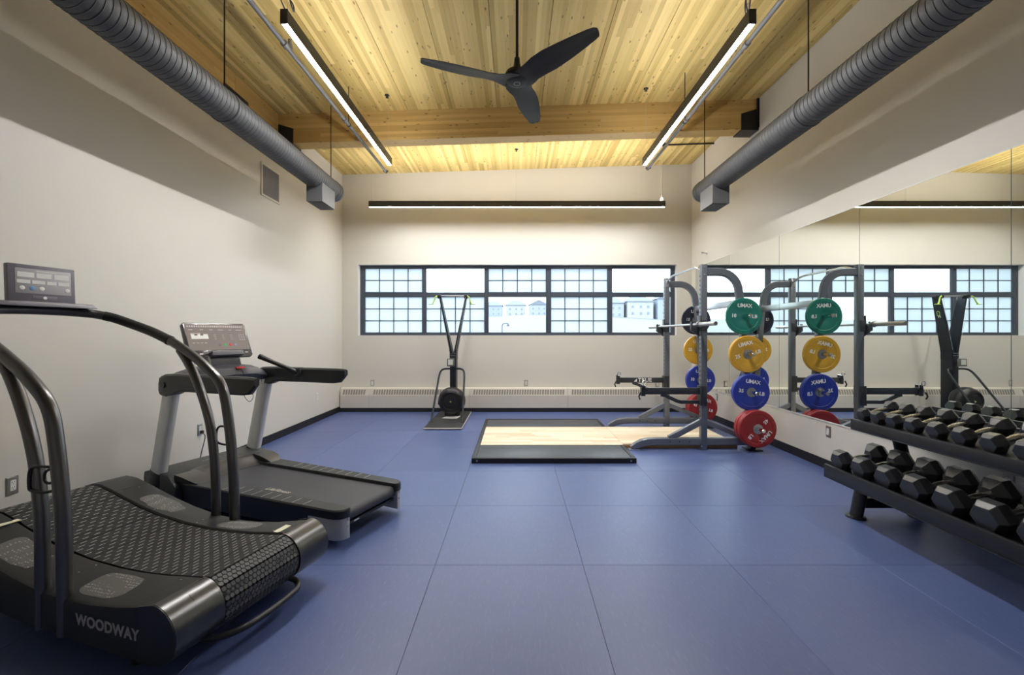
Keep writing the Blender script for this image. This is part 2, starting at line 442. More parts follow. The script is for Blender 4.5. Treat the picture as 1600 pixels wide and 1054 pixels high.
# ---- window: five columns, two rows, clear and frosted gridded sashes
win = sempty('window_1')
FY0, FY1 = 8.10, 8.16
sx = 8.10/667.0
def wx(px): return (px-806)*sx
def wz(py): return 1.42 - (py-523)*sx
fx0, fx1, fz0, fz1 = WX0+t, WX1-t, WZ0+t, WZ1-t
cols = [(569.6, 659.5), (665.5, 757.0), (763.0, 853.5), (860.8, 949.7), (956.7, 1048.6)]
rows = [(456.3, 419.0), (519.5, 463.4)]         # upper, lower (bottom px, top px)
g = G()
g.box((fx0, FY0, fz0), (wx(569.6), FY1, fz1)).box((wx(1048.6), FY0, fz0), (fx1, FY1, fz1))
g.box((wx(569.6), FY0, fz0), (wx(1048.6), FY1, wz(519.5))).box((wx(569.6), FY0, wz(419.0)), (wx(1048.6), FY1, fz1))
g.build('frame', M_FRAME, win, smooth=0)
for a, b in zip(cols, cols[1:]):
    G().box((wx(a[1]), FY0-0.008, wz(519.5)), (wx(b[0]), FY1, wz(419.0))).build('mullion', M_FRAME, win, smooth=0, bevel=0.004)
for c in cols:
    G().box((wx(c[0]), FY0-0.004, wz(463.4)), (wx(c[1]), FY1, wz(456.3))).build('transom', M_FRAME, win, smooth=0, bevel=0.004)
def glass_mat():
    m = bpy.data.materials.new('clear_glass'); m.use_nodes = True; nt = m.node_tree
    for n in list(nt.nodes):
        if n.type != 'OUTPUT_MATERIAL': nt.nodes.remove(n)
    out = nt.nodes[0]
    tr = N(nt, 'ShaderNodeBsdfTransparent'); tr.inputs[0].default_value = (0.93, 0.96, 0.96, 1)
    gl = N(nt, 'ShaderNodeBsdfGlossy', Roughness=0.02)
    fr = N(nt, 'ShaderNodeFresnel', IOR=1.35)
    mx = N(nt, 'ShaderNodeMixShader')
    L(nt, fr.outputs[0], mx.inputs[0]); L(nt, tr.outputs[0], mx.inputs[1]); L(nt, gl.outputs[0], mx.inputs[2]); L(nt, mx.outputs[0], out.inputs[0])
    return m
def frost_mat():
    m = bpy.data.materials.new('frosted_panel'); m.use_nodes = True; nt = m.node_tree
    for n in list(nt.nodes):
        if n.type != 'OUTPUT_MATERIAL': nt.nodes.remove(n)
    out = nt.nodes[0]
    tl = N(nt, 'ShaderNodeBsdfTranslucent'); tl.inputs[0].default_value = (0.645, 0.69, 0.715, 1)
    df = N(nt, 'ShaderNodeBsdfDiffuse'); df.inputs[0].default_value = (0.62, 0.70, 0.76, 1)
    mx = N(nt, 'ShaderNodeMixShader'); mx.inputs[0].default_value = 0.22
    L(nt, tl.outputs[0], mx.inputs[1]); L(nt, df.outputs[0], mx.inputs[2]); L(nt, mx.outputs[0], out.inputs[0])
    return m
M_GLASS = glass_mat(); M_FROST = frost_mat()
kinds = [['g', 'c', 'g', 'g', 'c'], ['g', 'g', 'c', 'g', 'c']]
pane_cache = {}
for r, (pb, pt) in enumerate(rows):
    for c, (pl, pr) in enumerate(cols):
        x0, x1, z0, z1 = wx(pl), wx(pr), wz(pb), wz(pt)
        s_w = 0.005
        g = G()
        for lo, hi in (((x0, z0), (x0+s_w, z1)), ((x1-s_w, z0), (x1, z1)), ((x0+s_w, z0), (x1-s_w, z0+s_w)), ((x0+s_w, z1-s_w), (x1-s_w, z1))):
            g.box((lo[0], FY0+0.012, lo[1]), (hi[0], FY1-0.01, hi[1]))
        sash = g.build('sash', M_FRAME, win, smooth=0)
        ix0, ix1, iz0, iz1 = x0+s_w, x1-s_w, z0+s_w, z1-s_w
        if kinds[r][c] == 'c':
            G().box((ix0, FY0+0.030, iz0), (ix1, FY0+0.036, iz1)).build('pane', M_GLASS, sash, smooth=0, label='clear glass pane')
        else:
            nx, nz = 4, (2 if r == 0 else 3); bw = 0.013
            pw, ph = (ix1-ix0-(nx-1)*bw)/nx, (iz1-iz0-(nz-1)*bw)/nz
            for i in range(nx):
                for j in range(nz):
                    key = (round(pw, 4), round(ph, 4))
                    if key not in pane_cache: pane_cache[key] = G().box((0, 0, 0), (pw, 0.005, ph)).mesh('frosted_pane', M_FROST, 0)
                    link('frosted_pane', pane_cache[key], sash, (ix0+i*(pw+bw), FY0+0.030, iz0+j*(ph+bw)))
            for i in range(1, nx):
                x = ix0+i*(pw+bw)-bw
                G().box((x, FY0+0.018, iz0), (x+bw, FY0+0.042, iz1)).build('muntin', M_FRAME, sash, smooth=0)
            for j in range(1, nz):
                z = iz0+j*(ph+bw)-bw
                G().box((ix0, FY0+0.019, z), (ix1, FY0+0.041, z+bw)).build('muntin', M_FRAME, sash, smooth=0)

# ---- mirrors on the right wall
def mirror_mat():
    m, nt, p = new_mat('mirror_silver')
    p.inputs['Base Color'].default_value = (0.80, 0.835, 0.80, 1); p.inputs['Metallic'].default_value = 1.0; p.inputs['Roughness'].default_value = 0.0
    return m
M_MIRROR = mirror_mat()
M_MEDGE = mat('mirror_edge', (0.10, 0.14, 0.13), 0.2)
MZ0, MZ1 = 0.505, 2.66
seams = [7.81, 6.585, 5.335, 4.085, 2.835, 1.585, 0.335]
mlab = ['mirror panel by the window corner, behind the far weight plates', 'mirror panel right behind the weight rack, second from the window corner',
        'mirror panel third from the window corner, between rack and dumbbells', 'mirror panel over the far end of the dumbbell rack',
        'mirror panel over the middle of the dumbbell rack', 'mirror panel over the end of the dumbbell rack farthest from the window']
for k in range(6):
    y1, y0 = seams[k]-0.002, seams[k+1]+0.002
    mp_ = thing('mirror_panel', mlab[k], 'mirror', (XR, (y0+y1)/2, MZ0), 0, 'wall mirror panels')
    h = (y1-y0)/2
    tw = random.uniform(-0.0006, 0.0006)
    g = G().box((-0.006, -h, 0), (-0.001, h, MZ1-MZ0))
    o = g.build('mirror_glass', M_MIRROR, mp_, smooth=0)
    for ya_, yb_ in ((-h-0.001, -h), (h, h+0.001)):
        G().box((-0.0065, ya_, 0), (-0.001, yb_, MZ1-MZ0)).build('mirror_edge', M_MEDGE, mp_, smooth=0)
    for za_, zb_ in ((-0.007, 0.004), (MZ1-MZ0-0.003, MZ1-MZ0+0.004)):
        G().box((-0.0085, -h, za_), (-0.001, h, zb_)).build('mirror_channel', M_WHITEP, mp_, smooth=0)

# ---- baseboard heater along the window wall
ht = thing('baseboard_heater', 'long cream enamelled convector heater under the windows', 'heater')
bounds = [XL+0.014, -2.708, -0.861, 0.956, 2.80, XR-0.014]
for a, b in zip(bounds, bounds[1:]):
    prof = [(7.87, 0.075), (7.87, 0.30), (7.90, 0.425), (7.925, 0.442), (7.998, 0.442), (7.998, 0.075)]
    cov = G().prism(prof, a+0.002, b-0.002, 'X').build('cover_panel', M_HEATER, ht, smooth=0, bevel=0.002, bseg=1)
    g = G()
    x = a + 0.075
    if b-a < 0.7: x = a + 0.05
    while x < b - 0.085:
        # slanted slots in the sloping upper face
        for off in (0,):
            p = [(x, 0.320), (x+0.032, 0.320), (x+0.040, 0.408), (x+0.008, 0.408)]
            def fy(z): return 7.87 + (z-0.30)*0.03/0.125
            vs_ = [(q[0], fy(q[1])-0.0012, q[1]) for q in p] + [(q[0], fy(q[1])+0.004, q[1]) for q in p]
            g.add(vs_, [(0,1,2,3),(7,6,5,4),(0,4,5,1),(1,5,6,2),(2,6,7,3),(3,7,4,0)])
        x += 0.047
    o = g.build('slot_row', M_DARK, cov, smooth=0); o['kind'] = 'stuff'

# ---- outlets, switches, vent
M_PLATE = mat('brushed_plate', (0.50, 0.49, 0.47), 0.32, 0.9, rvar=0.05, vscale=15)
def outlet(loc, rz, label, plate=M_PLATE, holes=True):
    o = thing('wall_outlet', label, 'outlet', loc, rz, 'wall outlets')
    # local: plate lies in XZ, faces -Y
    g = G().prism([(-0.036,-0.06),(0.036,-0.06),(0.036,0.06),(-0.036,0.06)], -0.003, 0.0)
    g.prism([(-0.031,-0.055),(0.031,-0.055),(0.031,0.055),(-0.031,0.055)], -0.007, -0.003).build('cover_plate', plate, o, smooth=0, bevel=0.002)
    ins = G().box((-0.017,-0.010,-0.034), (0.017,-0.006,0.034)).build('socket_insert', M_WHITEP, o, smooth=0, bevel=0.002)
    if holes:
        g = G()
        for z in (-0.017, 0.017):
            for x in (-0.006, 0.006): g.box((x-0.0012,-0.0105,z), (x+0.0012,-0.0095,z+0.009))
            g.box((-0.002,-0.0105,z-0.009), (0.002,-0.0095,z-0.005))
        g.build('socket_slots', M_BLACKP, ins, smooth=0)
    return o
LW = -PI/2*-1   # faces +X
outlet((XL, 2.76, 0.448), PI/2, 'steel wall outlet on the left wall behind the curved treadmill')
outlet((XL, 4.40, 0.444), PI/2, 'wall outlet with a black plug in it, behind the motor treadmill')
outlet((XL, 6.99, 0.414), PI/2, 'small wall outlet on the left wall near the window corner', M_WHITEP)
outlet((-2.69, YB, 0.52), 0, 'steel wall outlet above the heater left of the ski machine')
outlet((0.19, YB, 0.52), 0, 'steel wall outlet above the heater below the middle of the window')
outlet((2.65, YB, 0.50), 0, 'wall outlet above the heater behind the rack spotter arm')
outlet((XR, 4.50, 0.40), -PI/2, 'steel wall outlet under the mirror between plates and dumbbells')
outlet((XR, 7.0, 0.40), -PI/2, 'wall outlet under the mirror beside the window corner')
outlet((XR, 2.853, 0.43), -PI/2, 'steel wall outlet under the mirror behind the lower dumbbells')

vent = thing('wall_vent', 'cream framed return air grille high on the left wall', 'vent', (XL, 5.665, 3.425), PI/2)
w = 0.215
g = G()
g.box((-w,-0.012,-w),(w,-0.001,-w+0.028)).box((-w,-0.012,w-0.028),(w,-0.001,w)).box((-w,-0.012,-w+0.028),(-w+0.028,-0.001,w-0.028)).box((w-0.028,-0.012,-w+0.028),(w,-0.001,w-0.028))
g.build('vent_frame', mat('vent_cream', (0.74, 0.70, 0.60), 0.45), vent, smooth=0, bevel=0.002)
G().box((-w+0.028,-0.003,-w+0.028),(w-0.028,-0.001,w-0.028)).build('vent_backing', mat('vent_back', (0.10, 0.10, 0.10), 0.8), vent, smooth=0)
g = G()
for k in range(26):
    z = -w+0.034+k*0.0141
    g.box((-w+0.028,-0.010,z),(w-0.028,-0.004,z+0.0065))
o = g.build('vent_louvres', mat('vent_grey', (0.36, 0.36, 0.36), 0.5), vent, smooth=0); o['kind'] = 'stuff'

# ================================================================== CEILING SERVICES
def spiral_duct(name, label, xc, zc, r, y0, y1, box, rods):
    d = thing(name, label, 'duct', (xc, y1, zc))
    seg = 40; pitch = 0.046; prof = [0.0, 0.0006, 0.0010, 0.0010, 0.0006, 0.0, 0.0032, 0.0032]; frac = [0, .16, .32, .5, .68, .84, .90, .96]
    k = len(prof); turns = int((y1-y0)/pitch)
    g = G(); vs_ = []; n = turns*k
    for i in range(n+k+1):
        tn, q = divmod(i, k)
        for s_ in range(seg):
            a = 2*PI*s_/seg
            y = min(max((tn-1+frac[q] + s_/seg)*pitch, 0), turns*pitch)
            rr = r + prof[q]
            vs_.append((rr*math.cos(a), -y, rr*math.sin(a)))
    fs = []
    for i in range(n):
        for s_ in range(seg-1): fs.append((i*seg+s_, i*seg+s_+1, (i+1)*seg+s_+1, (i+1)*seg+s_))
        j = i + k
        fs.append((i*seg+seg-1, j*seg, (j+1)*seg, (i+1)*seg+seg-1)) if False else None
    fs = [f for f in fs if f]
    # close the seam: last column of ring i joins first column of ring i+k
    for i in range(n):
        fs.append((i*seg+seg-1, (i+k)*seg, (i+1+k)*seg, (i+1)*seg+seg-1))
    g.add(vs_, fs)
    g.build('spiral_pipe', M_DUCT, d, smooth=50)
    G().lathe([(0, 0.012), (r-0.02, 0.012), (r+0.006, 0.006), (r+0.006, -0.03), (r+0.001, -0.031)], (0, 0.0, 0), 'Y', 40).build('end_cap', M_DUCT, d)
    # diffuser box under the end
    bx0, bx1, by0, by1, bz = box
    g = G().box((bx0-xc, by0-y1, bz-zc+0.004), (bx1-xc, by1-y1, -r*0.55))
    db = g.build('diffuser_box', M_DUCTBOX, d, smooth=0, bevel=0.003)
    G().box((bx0-xc+0.015, by0-y1+0.015, bz-zc-0.001), (bx1-xc-0.015, by1-y1-0.015, bz-zc+0.0035)).build('grille_backing', M_BLACKP, db, smooth=0)
    m_ = 7
    for q in range(m_):
        x = bx0-xc+0.03 + (bx1-bx0-0.06)*q/(m_-1)
        G().box((x-0.003, by0-y1+0.02, bz-zc-0.006), (x+0.003, by1-y1-0.02, bz-zc)).build('grille_blade', M_PIPE, db, smooth=0)
    for ry in rods:
        ztop = ceil_z(xc)-zc
        h = G().tube([(0, ry-y1, r), (0, ry-y1, ztop+0.005)], 0.006, 8).build('hanger_rod', M_BLACKSTEEL, d)
        G().lathe([(r+0.004, -0.012), (r+0.0075, -0.012), (r+0.0075, 0.012), (r+0.004, 0.012)], (0, ry-y1, 0), 'Y', 40).build('hanger_strap', M_DUCT, d)
        G().lathe([(0.016, r), (0.016, r+0.018), (0.008, r+0.03), (0, r+0.03)], (0, ry-y1, 0), 'Z', 8).build('hanger_nut', M_BLACKSTEEL, d)
    return d
spiral_duct('spiral_duct', 'grey spiral duct hanging along the plain left wall', -2.445, 3.335, 0.13, YF+0.02, 5.72, (-2.53, -2.335, 5.15, 5.51, 3.03), (3.58, 5.64))
spiral_duct('spiral_duct', 'grey spiral duct hanging along the mirrored wall', 2.53, 3.352, 0.13, YF+0.02, 5.79, (2.42, 2.63, 5.25, 5.60, 3.035), (3.69, 5.72))

def pipe(xc, zc, y0, y1, rods, label, branch):
    p = thing('sprinkler_pipe', label, 'pipe', (xc, y1, zc))
    G().tube([(0, y0-y1, 0), (0, 0, 0)], 0.021, 14).build('pipe_run', M_PIPE, p)
    for y in (3.78, 5.10):
        G().lathe([(0.021, -0.03), (0.030, -0.026), (0.030, 0.026), (0.021, 0.03)], (0, y-y1, 0), 'Y', 14).build('coupling', M_PIPE, p)
    for y in rods:
        G().tube([(0, y-y1, 0.02), (0, y-y1, ceil_z(xc)-zc+0.005)], 0.005, 6).build('hanger_rod', M_BLACKSTEEL, p)
        G().lathe([(0.022, -0.01), (0.026, -0.01), (0.026, 0.01), (0.022, 0.01)], (0, y-y1, 0), 'Y', 14).build('hanger_ring', M_BLACKSTEEL, p)
    # branch tee with a sprig going up
    for y in branch:
        G().tube([(0, y-y1, 0), (0.0, y-y1, 0.10)], 0.015, 10).build('sprig', M_PIPE, p)
        G().lathe([(0.024, 0.02), (0.024, 0.05), (0.02, 0.06), (0, 0.06)], (0, y-y1, 0.0), 'Z', 10).build('sprig_fitting', M_PIPE, p)
    # cap and clamp at the end
    e = G().lathe([(0.0, 0.012), (0.024, 0.010), (0.026, -0.03), (0.021, -0.032)], (0, 0, 0), 'Y', 14).build('end_cap', M_BLACKSTEEL, p)
    G().cbox((0.03, -0.02, 0.0), (0.02, 0.03, 0.015)).cbox((-0.03, -0.02, 0.0), (0.02, 0.03, 0.015)).build('end_clamp', M_BLACKSTEEL, p)
pipe(-2.045, 3.99, YF+0.02, 6.72, (5.22,), 'grey sprinkler pipe beside the strip lamp toward the left wall', (3.86,))
pipe(2.04, 3.99, YF+0.02, 6.60, (5.15,), 'grey sprinkler pipe beside the strip lamp toward the mirrored wall', ())

# ceiling sprinkler heads
for x, y, lab in ((-1.64, 5.43, 'small black sprinkler head in the ceiling toward the left wall'), (1.665, 5.46, 'small black sprinkler head in the ceiling toward the mirrored wall'), (0.01, 7.13, 'small black sprinkler head in the ceiling between cross beam and window wall')):
    z = ceil_z(x)
    o = thing('ceiling_sprinkler', lab, 'sprinkler', (x, y, z))
    G().lathe([(0.03, 0.004), (0.03, -0.006), (0.022, -0.010), (0, -0.010)], (0,0,0), 'Z', 16).build('escutcheon', M_BLACKSTEEL, o)
    G().lathe([(0.008, -0.010), (0.008, -0.028), (0.018, -0.030), (0.018, -0.033), (0, -0.033)], (0,0,0), 'Z', 12).build('deflector', M_BLACKSTEEL, o)
# sidewall sprinkler above mirror
o = thing('sidewall_sprinkler', 'small white sprinkler on the wall above the mirror corner', 'sprinkler', (XR, 7.36, 2.84))
G().lathe([(0.032, -0.001), (0.032, -0.008), (0.014, -0.018), (0.014, -0.05), (0, -0.05)], (0,0,0), 'X', 16).build('escutcheon', M_WHITEP, o)
G().lathe([(0.010, -0.045), (0.010, -0.085), (0.024, -0.088), (0.024, -0.094), (0, -0.094)], (0,0,0), 'X', 12).build('deflector', M_STEEL, o)
# conduit on the ceiling feeding the window lamp
o = thing('ceiling_conduit', 'thin dark conduit on the ceiling feeding the window lamp', 'conduit', (2.50, 7.10, ceil_z(2.5)))
G().tube([(0, 0, -0.018), (XR-2.502, 0, ceil_z(XR)-ceil_z(2.5)-0.018)], 0.012, 8).build('conduit_tube', M_BLACKSTEEL, o)
G().lathe([(0.04, 0.0), (0.04, -0.035), (0, -0.035)], (-0.02, 0, 0), 'Z', 14).build('junction_box', M_BLACKSTEEL, o)

# ---- pendant strip lamps (direct / indirect)
M_LAMPBODY = mat('lamp_housing', (0.080, 0.077, 0.075), 0.45, 0.2)
M_LD = emis('lamp_diffuser', LAMP_COL, LAMP_DOWN)
M_LU = emis('lamp_uplight', LAMP_COL, LAMP_UP)
M_LW = emis('lamp_diffuser_dim', LAMP_COL, LAMP_WINDOW)
M_LWU = emis('lamp_uplight_dim', LAMP_COL, LAMP_UP*1.5)
def strip_lamp(label, p0, p1, susp, md=M_LD, mu=M_LU, group='pendant strip lamps'):
    """p0,p1: ends of the bottom centre line"""
    p0, p1 = Vector(p0), Vector(p1); d = p1-p0; ln = d.length
    rz = math.atan2(d.y, d.x)
    o = thing('pendant_lamp', label, 'lamp', tuple(p0), rz, group)
    w, h = 0.05, 0.098
    g = G()
    for sgn in (-1, 1): g.box((0, sgn*w/2 if sgn < 0 else w/2-0.004, 0), (ln, -w/2+0.004 if sgn < 0 else w/2, h))
    g.box((0.004, -w/2+0.004, 0.03), (ln-0.004, w/2-0.004, 0.07))
    g.build('housing', M_LAMPBODY, o, smooth=0)
    for x in (0, ln-0.006):
        G().box((x-0.002, -w/2-0.001, -0.001), (x+0.008, w/2+0.001, h+0.001)).build('end_plate', M_LAMPBODY, o, smooth=0)
    G().box((0.009, -w/2+0.005, 0.002), (ln-0.009, w/2-0.005, 0.014)).build('diffuser', md, o, smooth=0)
    G().box((0.009, -w/2+0.005, h-0.012), (ln-0.009, w/2-0.005, h-0.004)).build('uplight_diffuser', mu, o, smooth=0)
    for x, kind in susp:
        q = p0 + d*(x/ln)
        G().tube([(x, 0, h-0.005), (x, 0, ceil_z(q.x)-p0.z+0.002)], 0.0015, 5).build('suspension_wire', M_STEEL, o)
        G().lathe([(0.009, h-0.004), (0.009, h+0.02), (0.004, h+0.03), (0, h+0.03)], (x, 0, 0), 'Z', 8).build('wire_grip', M_STEEL, o)
        if kind == 'cable':
            zt = ceil_z(q.x)-p0.z
            pts = [(x+0.03, 0.0, h-0.003), (x+0.0, 0.025, h+0.05), (x-0.03, 0.035, h+0.10), (x+0.0, 0.02, h+0.145), (x+0.05, -0.01, h+0.11), (x+0.04, -0.02, h+0.05), (x+0.0, -0.012, h+0.12), (x+0.002, 0.0, h+0.24), (x+0.002, 0, zt)]
            G().tube(smooth_path(pts, 5), 0.005, 6, up=(0.1, 1, 0.05)).build('power_cable', M_BLACKP, o)
        if kind == 'loop':
            pts = [(x-0.01, 0, h), (x-0.03, 0.01, h+0.04), (x, 0.015, h+0.07), (x+0.025, 0.01, h+0.04), (x, 0.0, h+0.03), (x-0.012, 0, h+0.10), (x+0.004, 0, ceil_z(q.x)-p0.z)]
            G().tube(smooth_path(pts, 5), 0.0028, 6, up=(0.1, 1, 0.05)).build('power_cable', M_WHITEP, o)
    return o
strip_lamp('black strip pendant lamp hanging lengthwise on the side of the plain left wall', (-1.612, 2.965, 3.585), (-1.612, 5.46, 3.585), ((0.05, 'cable'), (2.44, 'wire')))
strip_lamp('black strip pendant lamp hanging lengthwise on the side of the mirrored wall', (1.645, 2.965, 3.585), (1.645, 5.46, 3.585), ((0.05, 'cable'), (2.44, 'wire')))
strip_lamp('long black strip pendant lamp hanging across the room in front of the window', (-2.475, 7.20, 3.575), (2.515, 7.20, 3.575), ((0.04, 'wire'), (2.48, 'wire'), (4.94, 'loop')), M_LW, M_LWU)

# ---- ceiling fan
M_FAN = mat('fan_black', (0.008, 0.009, 0.012), 0.5, var=0.1)
fan = thing('ceiling_fan', 'black three-bladed ceiling fan on a long downrod', 'ceiling fan', (0.01, 3.55, 3.545))
zt = ceil_z(0.01)-3.545
G().tube([(0, 0, 0.06), (0, 0, zt-0.05)], 0.0125, 12).build('downrod', M_FAN, fan)
G().lathe([(0.0, zt+0.002), (0.065, zt+0.002), (0.06, zt-0.05), (0.02, zt-0.08), (0, zt-0.08)], (0,0,0), 'Z', 20).build('canopy', M_FAN, fan)
G().lathe([(0.0, 0.175), (0.022, 0.175), (0.026, 0.13), (0.035, 0.09), (0.06, 0.07), (0.095, 0.05), (0.108, 0.02), (0.10, -0.014), (0.075, -0.030), (0.05, -0.036), (0.0, -0.038)], (0,0,0), 'Z', 32).build('motor_hub', M_FAN, fan)
G().tube([(0.026*math.cos(2*PI*q/20), 0.026*math.sin(2*PI*q/20), -0.037) for q in range(20)], 0.0014, 6, closed=True).build('hub_ring', M_STEEL, fan)
def blade_mesh():
    #  r, leading offset, trailing offset, pitch deg, z
    secs = [(0.01, 0.105, -0.105, 0, -0.012), (0.07, 0.112, -0.108, 4, -0.011), (0.12, 0.098, -0.100, 11, -0.008), (0.17, 0.080, -0.098, 19, -0.004), (0.25, 0.078, -0.108, 24, 0.000),
            (0.36, 0.085, -0.112, 21, 0.004), (0.50, 0.080, -0.098, 17, 0.010), (0.62, 0.070, -0.080, 14, 0.016), (0.735, 0.056, -0.058, 12, 0.022), (0.772, 0.046, -0.046, 12, 0.024), (0.785, 0.026, -0.026, 12, 0.024)]
    g = G(); vs_ = []; k = 14
    for r, a, b, p, z in secs:
        p = -R(p*0.72); n = 7
        for side in (1, -1):
            for i in range(n):
                t_ = i/(n-1) if side > 0 else 1 - i/(n-1)
                y = a + (b-a)*t_
                th = 0.013*math.sqrt(max(0.0, 1-(2*t_-1)**2))*side*(1.0 if r < 0.7 else 0.6)
                camb = 0.012*(1-(2*t_-1)**2)
                yy = y*math.cos(p) - (th+camb)*math.sin(p)*0
                zz = y*math.sin(p) + th + camb + z
                vs_.append((r, yy, zz))
    fs = []
    for i in range(len(secs)-1):
        for q in range(k):
            j = (q+1) % k
            fs.append((i*k+q, i*k+j, (i+1)*k+j, (i+1)*k+q))
    fs.append(tuple(range(k))); fs.append(tuple((len(secs)-1)*k+q for q in range(k)))
    g.add(vs_, fs)
    return g.mesh('blade', M_FAN, 60)
bm_ = blade_mesh()
for a in (76, 196, 316): link('blade', bm_, fan, (0, 0, -0.01), (0, 0, R(a)))

# ================================================================== EXTERIOR
M_GRASS = mat('pale_field', (0.155, 0.16, 0.15), 0.9, var=0.12, vscale=0.1)
M_ROAD = mat('outside_ground', (0.5, 0.5, 0.5), 0.9, var=0.08, vscale=0.2)
g = G()
xs = [-220 + 20*i for i in range(23)]
ysz = [(8.6, -1.2), (40, -1.0), (70, 0.4), (100, 3.2), (130, 5.6), (160, 7.4), (200, 9.6), (240, 10.5), (320, 10.5)]
vs_ = []; nx = len(xs)
for y, z in ysz:
    for x in xs: vs_.append((x, y, z + (0 if y < 60 else 1.0*math.sin(x*0.05+1.0) + 0.6*math.sin(x*0.13+y*0.05) + 0.012*x)))
fs = []
for i in range(len(ysz)-1):
    for j in range(nx-1): fs.append((i*nx+j, i*nx+j+1, (i+1)*nx+j+1, (i+1)*nx+j))
hill = struct(g.add(vs_, fs).build('ground_outside', M_GRASS, smooth=60))
def ground_z(x, y):
    for (ya, za), (yb, zb) in zip(ysz, ysz[1:]):
        if y <= yb:
            z = za + (zb-za)*(y-ya)/(yb-ya); break
    return z + (0 if y < 60 else 1.0*math.sin(x*0.05+1.0) + 0.6*math.sin(x*0.13+y*0.05) + 0.012*x)
M_HW = [mat('house_siding_%d' % i, c, 0.8) for i, c in enumerate([(0.28, 0.30, 0.34), (0.33, 0.335, 0.35), (0.25, 0.28, 0.34), (0.33, 0.315, 0.29)])]
M_HR = mat('house_shingles', (0.155, 0.17, 0.205), 0.9, var=0.1, vscale=1)
M_HG = mat('house_glass', (0.16, 0.18, 0.22), 0.3)
wall_words = ['grey-blue', 'pale grey', 'slate-blue', 'beige']
def house(x, y, w, d, h, rh, ci, twin, label):
    z = ground_z(x, y) - 1.2
    o = thing('house', label, 'house', (x, y, z), 0, 'houses on the hill')
    h += 1.2
    G().box((-w/2, 0, 0), (w/2, d, h)).build('walls', M_HW[ci], o, smooth=0)
    if twin: G().prism([(-w/2-0.4, h-0.02), (w/2+0.4, h-0.02), (0, h+rh)], -0.4, d+0.4).build('roof', M_HR, o, smooth=0)
    else:
        e = 0.5; v = [(-w/2-e,-e,h-0.02),(w/2+e,-e,h-0.02),(w/2+e,d+e,h-0.02),(-w/2-e,d+e,h-0.02),(-w/5,d/2,h+rh),(w/5,d/2,h+rh)]
        G().add(v, [(3,2,1,0),(0,1,5,4),(1,2,5),(2,3,4,5),(3,0,4)]).build('roof', M_HR, o, smooth=0)
    for wxp in (-0.30, 0.02, 0.30):
        for wzp in (0.38, 0.72):
            f = G().box((wxp*w-0.55, -0.06, wzp*h-0.6), (wxp*w+0.55, 0.02, wzp*h+0.6)).build('window', mat('house_trim', (0.32, 0.33, 0.35), 0.6), o, smooth=0)
            G().box((wxp*w-0.42, -0.09, wzp*h-0.47), (wxp*w+0.42, -0.061, wzp*h+0.47)).build('window_glass', M_HG, f, smooth=0)
    return o
hs_ = [  # x, y, w, d, h, roof height, colour, gable?
 (34, 150, 8.0, 9, 5.4, 2.4, 0, False, 'grey-blue hipped house next to the tall gabled one on the hill'),
 (43.5, 149, 9.0, 9, 5.6, 2.4, 1, False, 'pale grey hipped house between two others on the near hill row'),
 (54, 148, 9.5, 9, 6.6, 3.0, 2, True, 'tall slate-blue gabled house on the near hill row'),
 (65, 147, 9.0, 9, 6.4, 2.8, 3, True, 'beige gabled house at the end of the near hill row'),
 (22, 176, 8.5, 9, 5.2, 2.2, 3, False, 'beige hipped house standing apart on the hill'),
 (11, 205, 9.0, 9, 5.6, 2.4, 0, True, 'grey-blue gabled house on the far ridge'),
 (0, 208, 9.5, 9, 5.8, 2.6, 1, False, 'pale grey hipped house on the middle of the far ridge'),
 (-11, 206, 9.0, 9, 5.2, 2.4, 2, False, 'slate-blue hipped house on the far ridge'),
 (-22, 210, 9.0, 9, 5.6, 2.4, 3, True, 'beige gabled house on the far ridge'),
 (-34, 205, 9.5, 9, 5.4, 2.4, 1, True, 'pale grey gabled house on the far ridge')]
for h_ in hs_: house(*h_)
# street lamp outside
sl = thing('street_lamp', 'dark street lamp with a curved arm outside the window', 'street lamp', (-1.35, 42, ground_z(-1.35, 42)))
zt = 2.55 - ground_z(-1.35, 42)
M_POLE = mat('lamp_post_paint', (0.05, 0.06, 0.08), 0.5)
G().tube([(0,0,0),(0,0,zt-0.25)] + [(0.28-0.28*math.cos(R(a)), 0, zt-0.25+0.25*math.sin(R(a))) for a in range(15, 91, 15)] + [(0.55, 0, zt)], 0.045, 8, up=(0,1,0)).build('post', M_POLE, sl)
G().lathe([(0.0, 0.10), (0.04, 0.08), (0.05, 0.0), (0.15, -0.18), (0.15, -0.22), (0, -0.22)], (0.58, 0, zt-0.05), 'Z', 12).build('lamp_head', M_POLE, sl)

# ================================================================== EQUIPMENT
def wb_(g, name, mats, parent, **kw):
    """build with vertices given in world coordinates, parent unrotated"""
    o = parent.location if parent.parent is None else parent.parent.location
    for v in g.v: v -= o
    return g.build(name, mats, parent, **kw)
M_RACK = mat('rack_grey_paint', (0.165, 0.182, 0.215), 0.34, 0.3, var=0.05)
M_RACKD = mat('rack_dark_paint', (0.045, 0.048, 0.055), 0.42, 0.2, var=0.05)
M_GALV = mat('galvanised', (0.58, 0.60, 0.62), 0.35, 0.9, rvar=0.06)

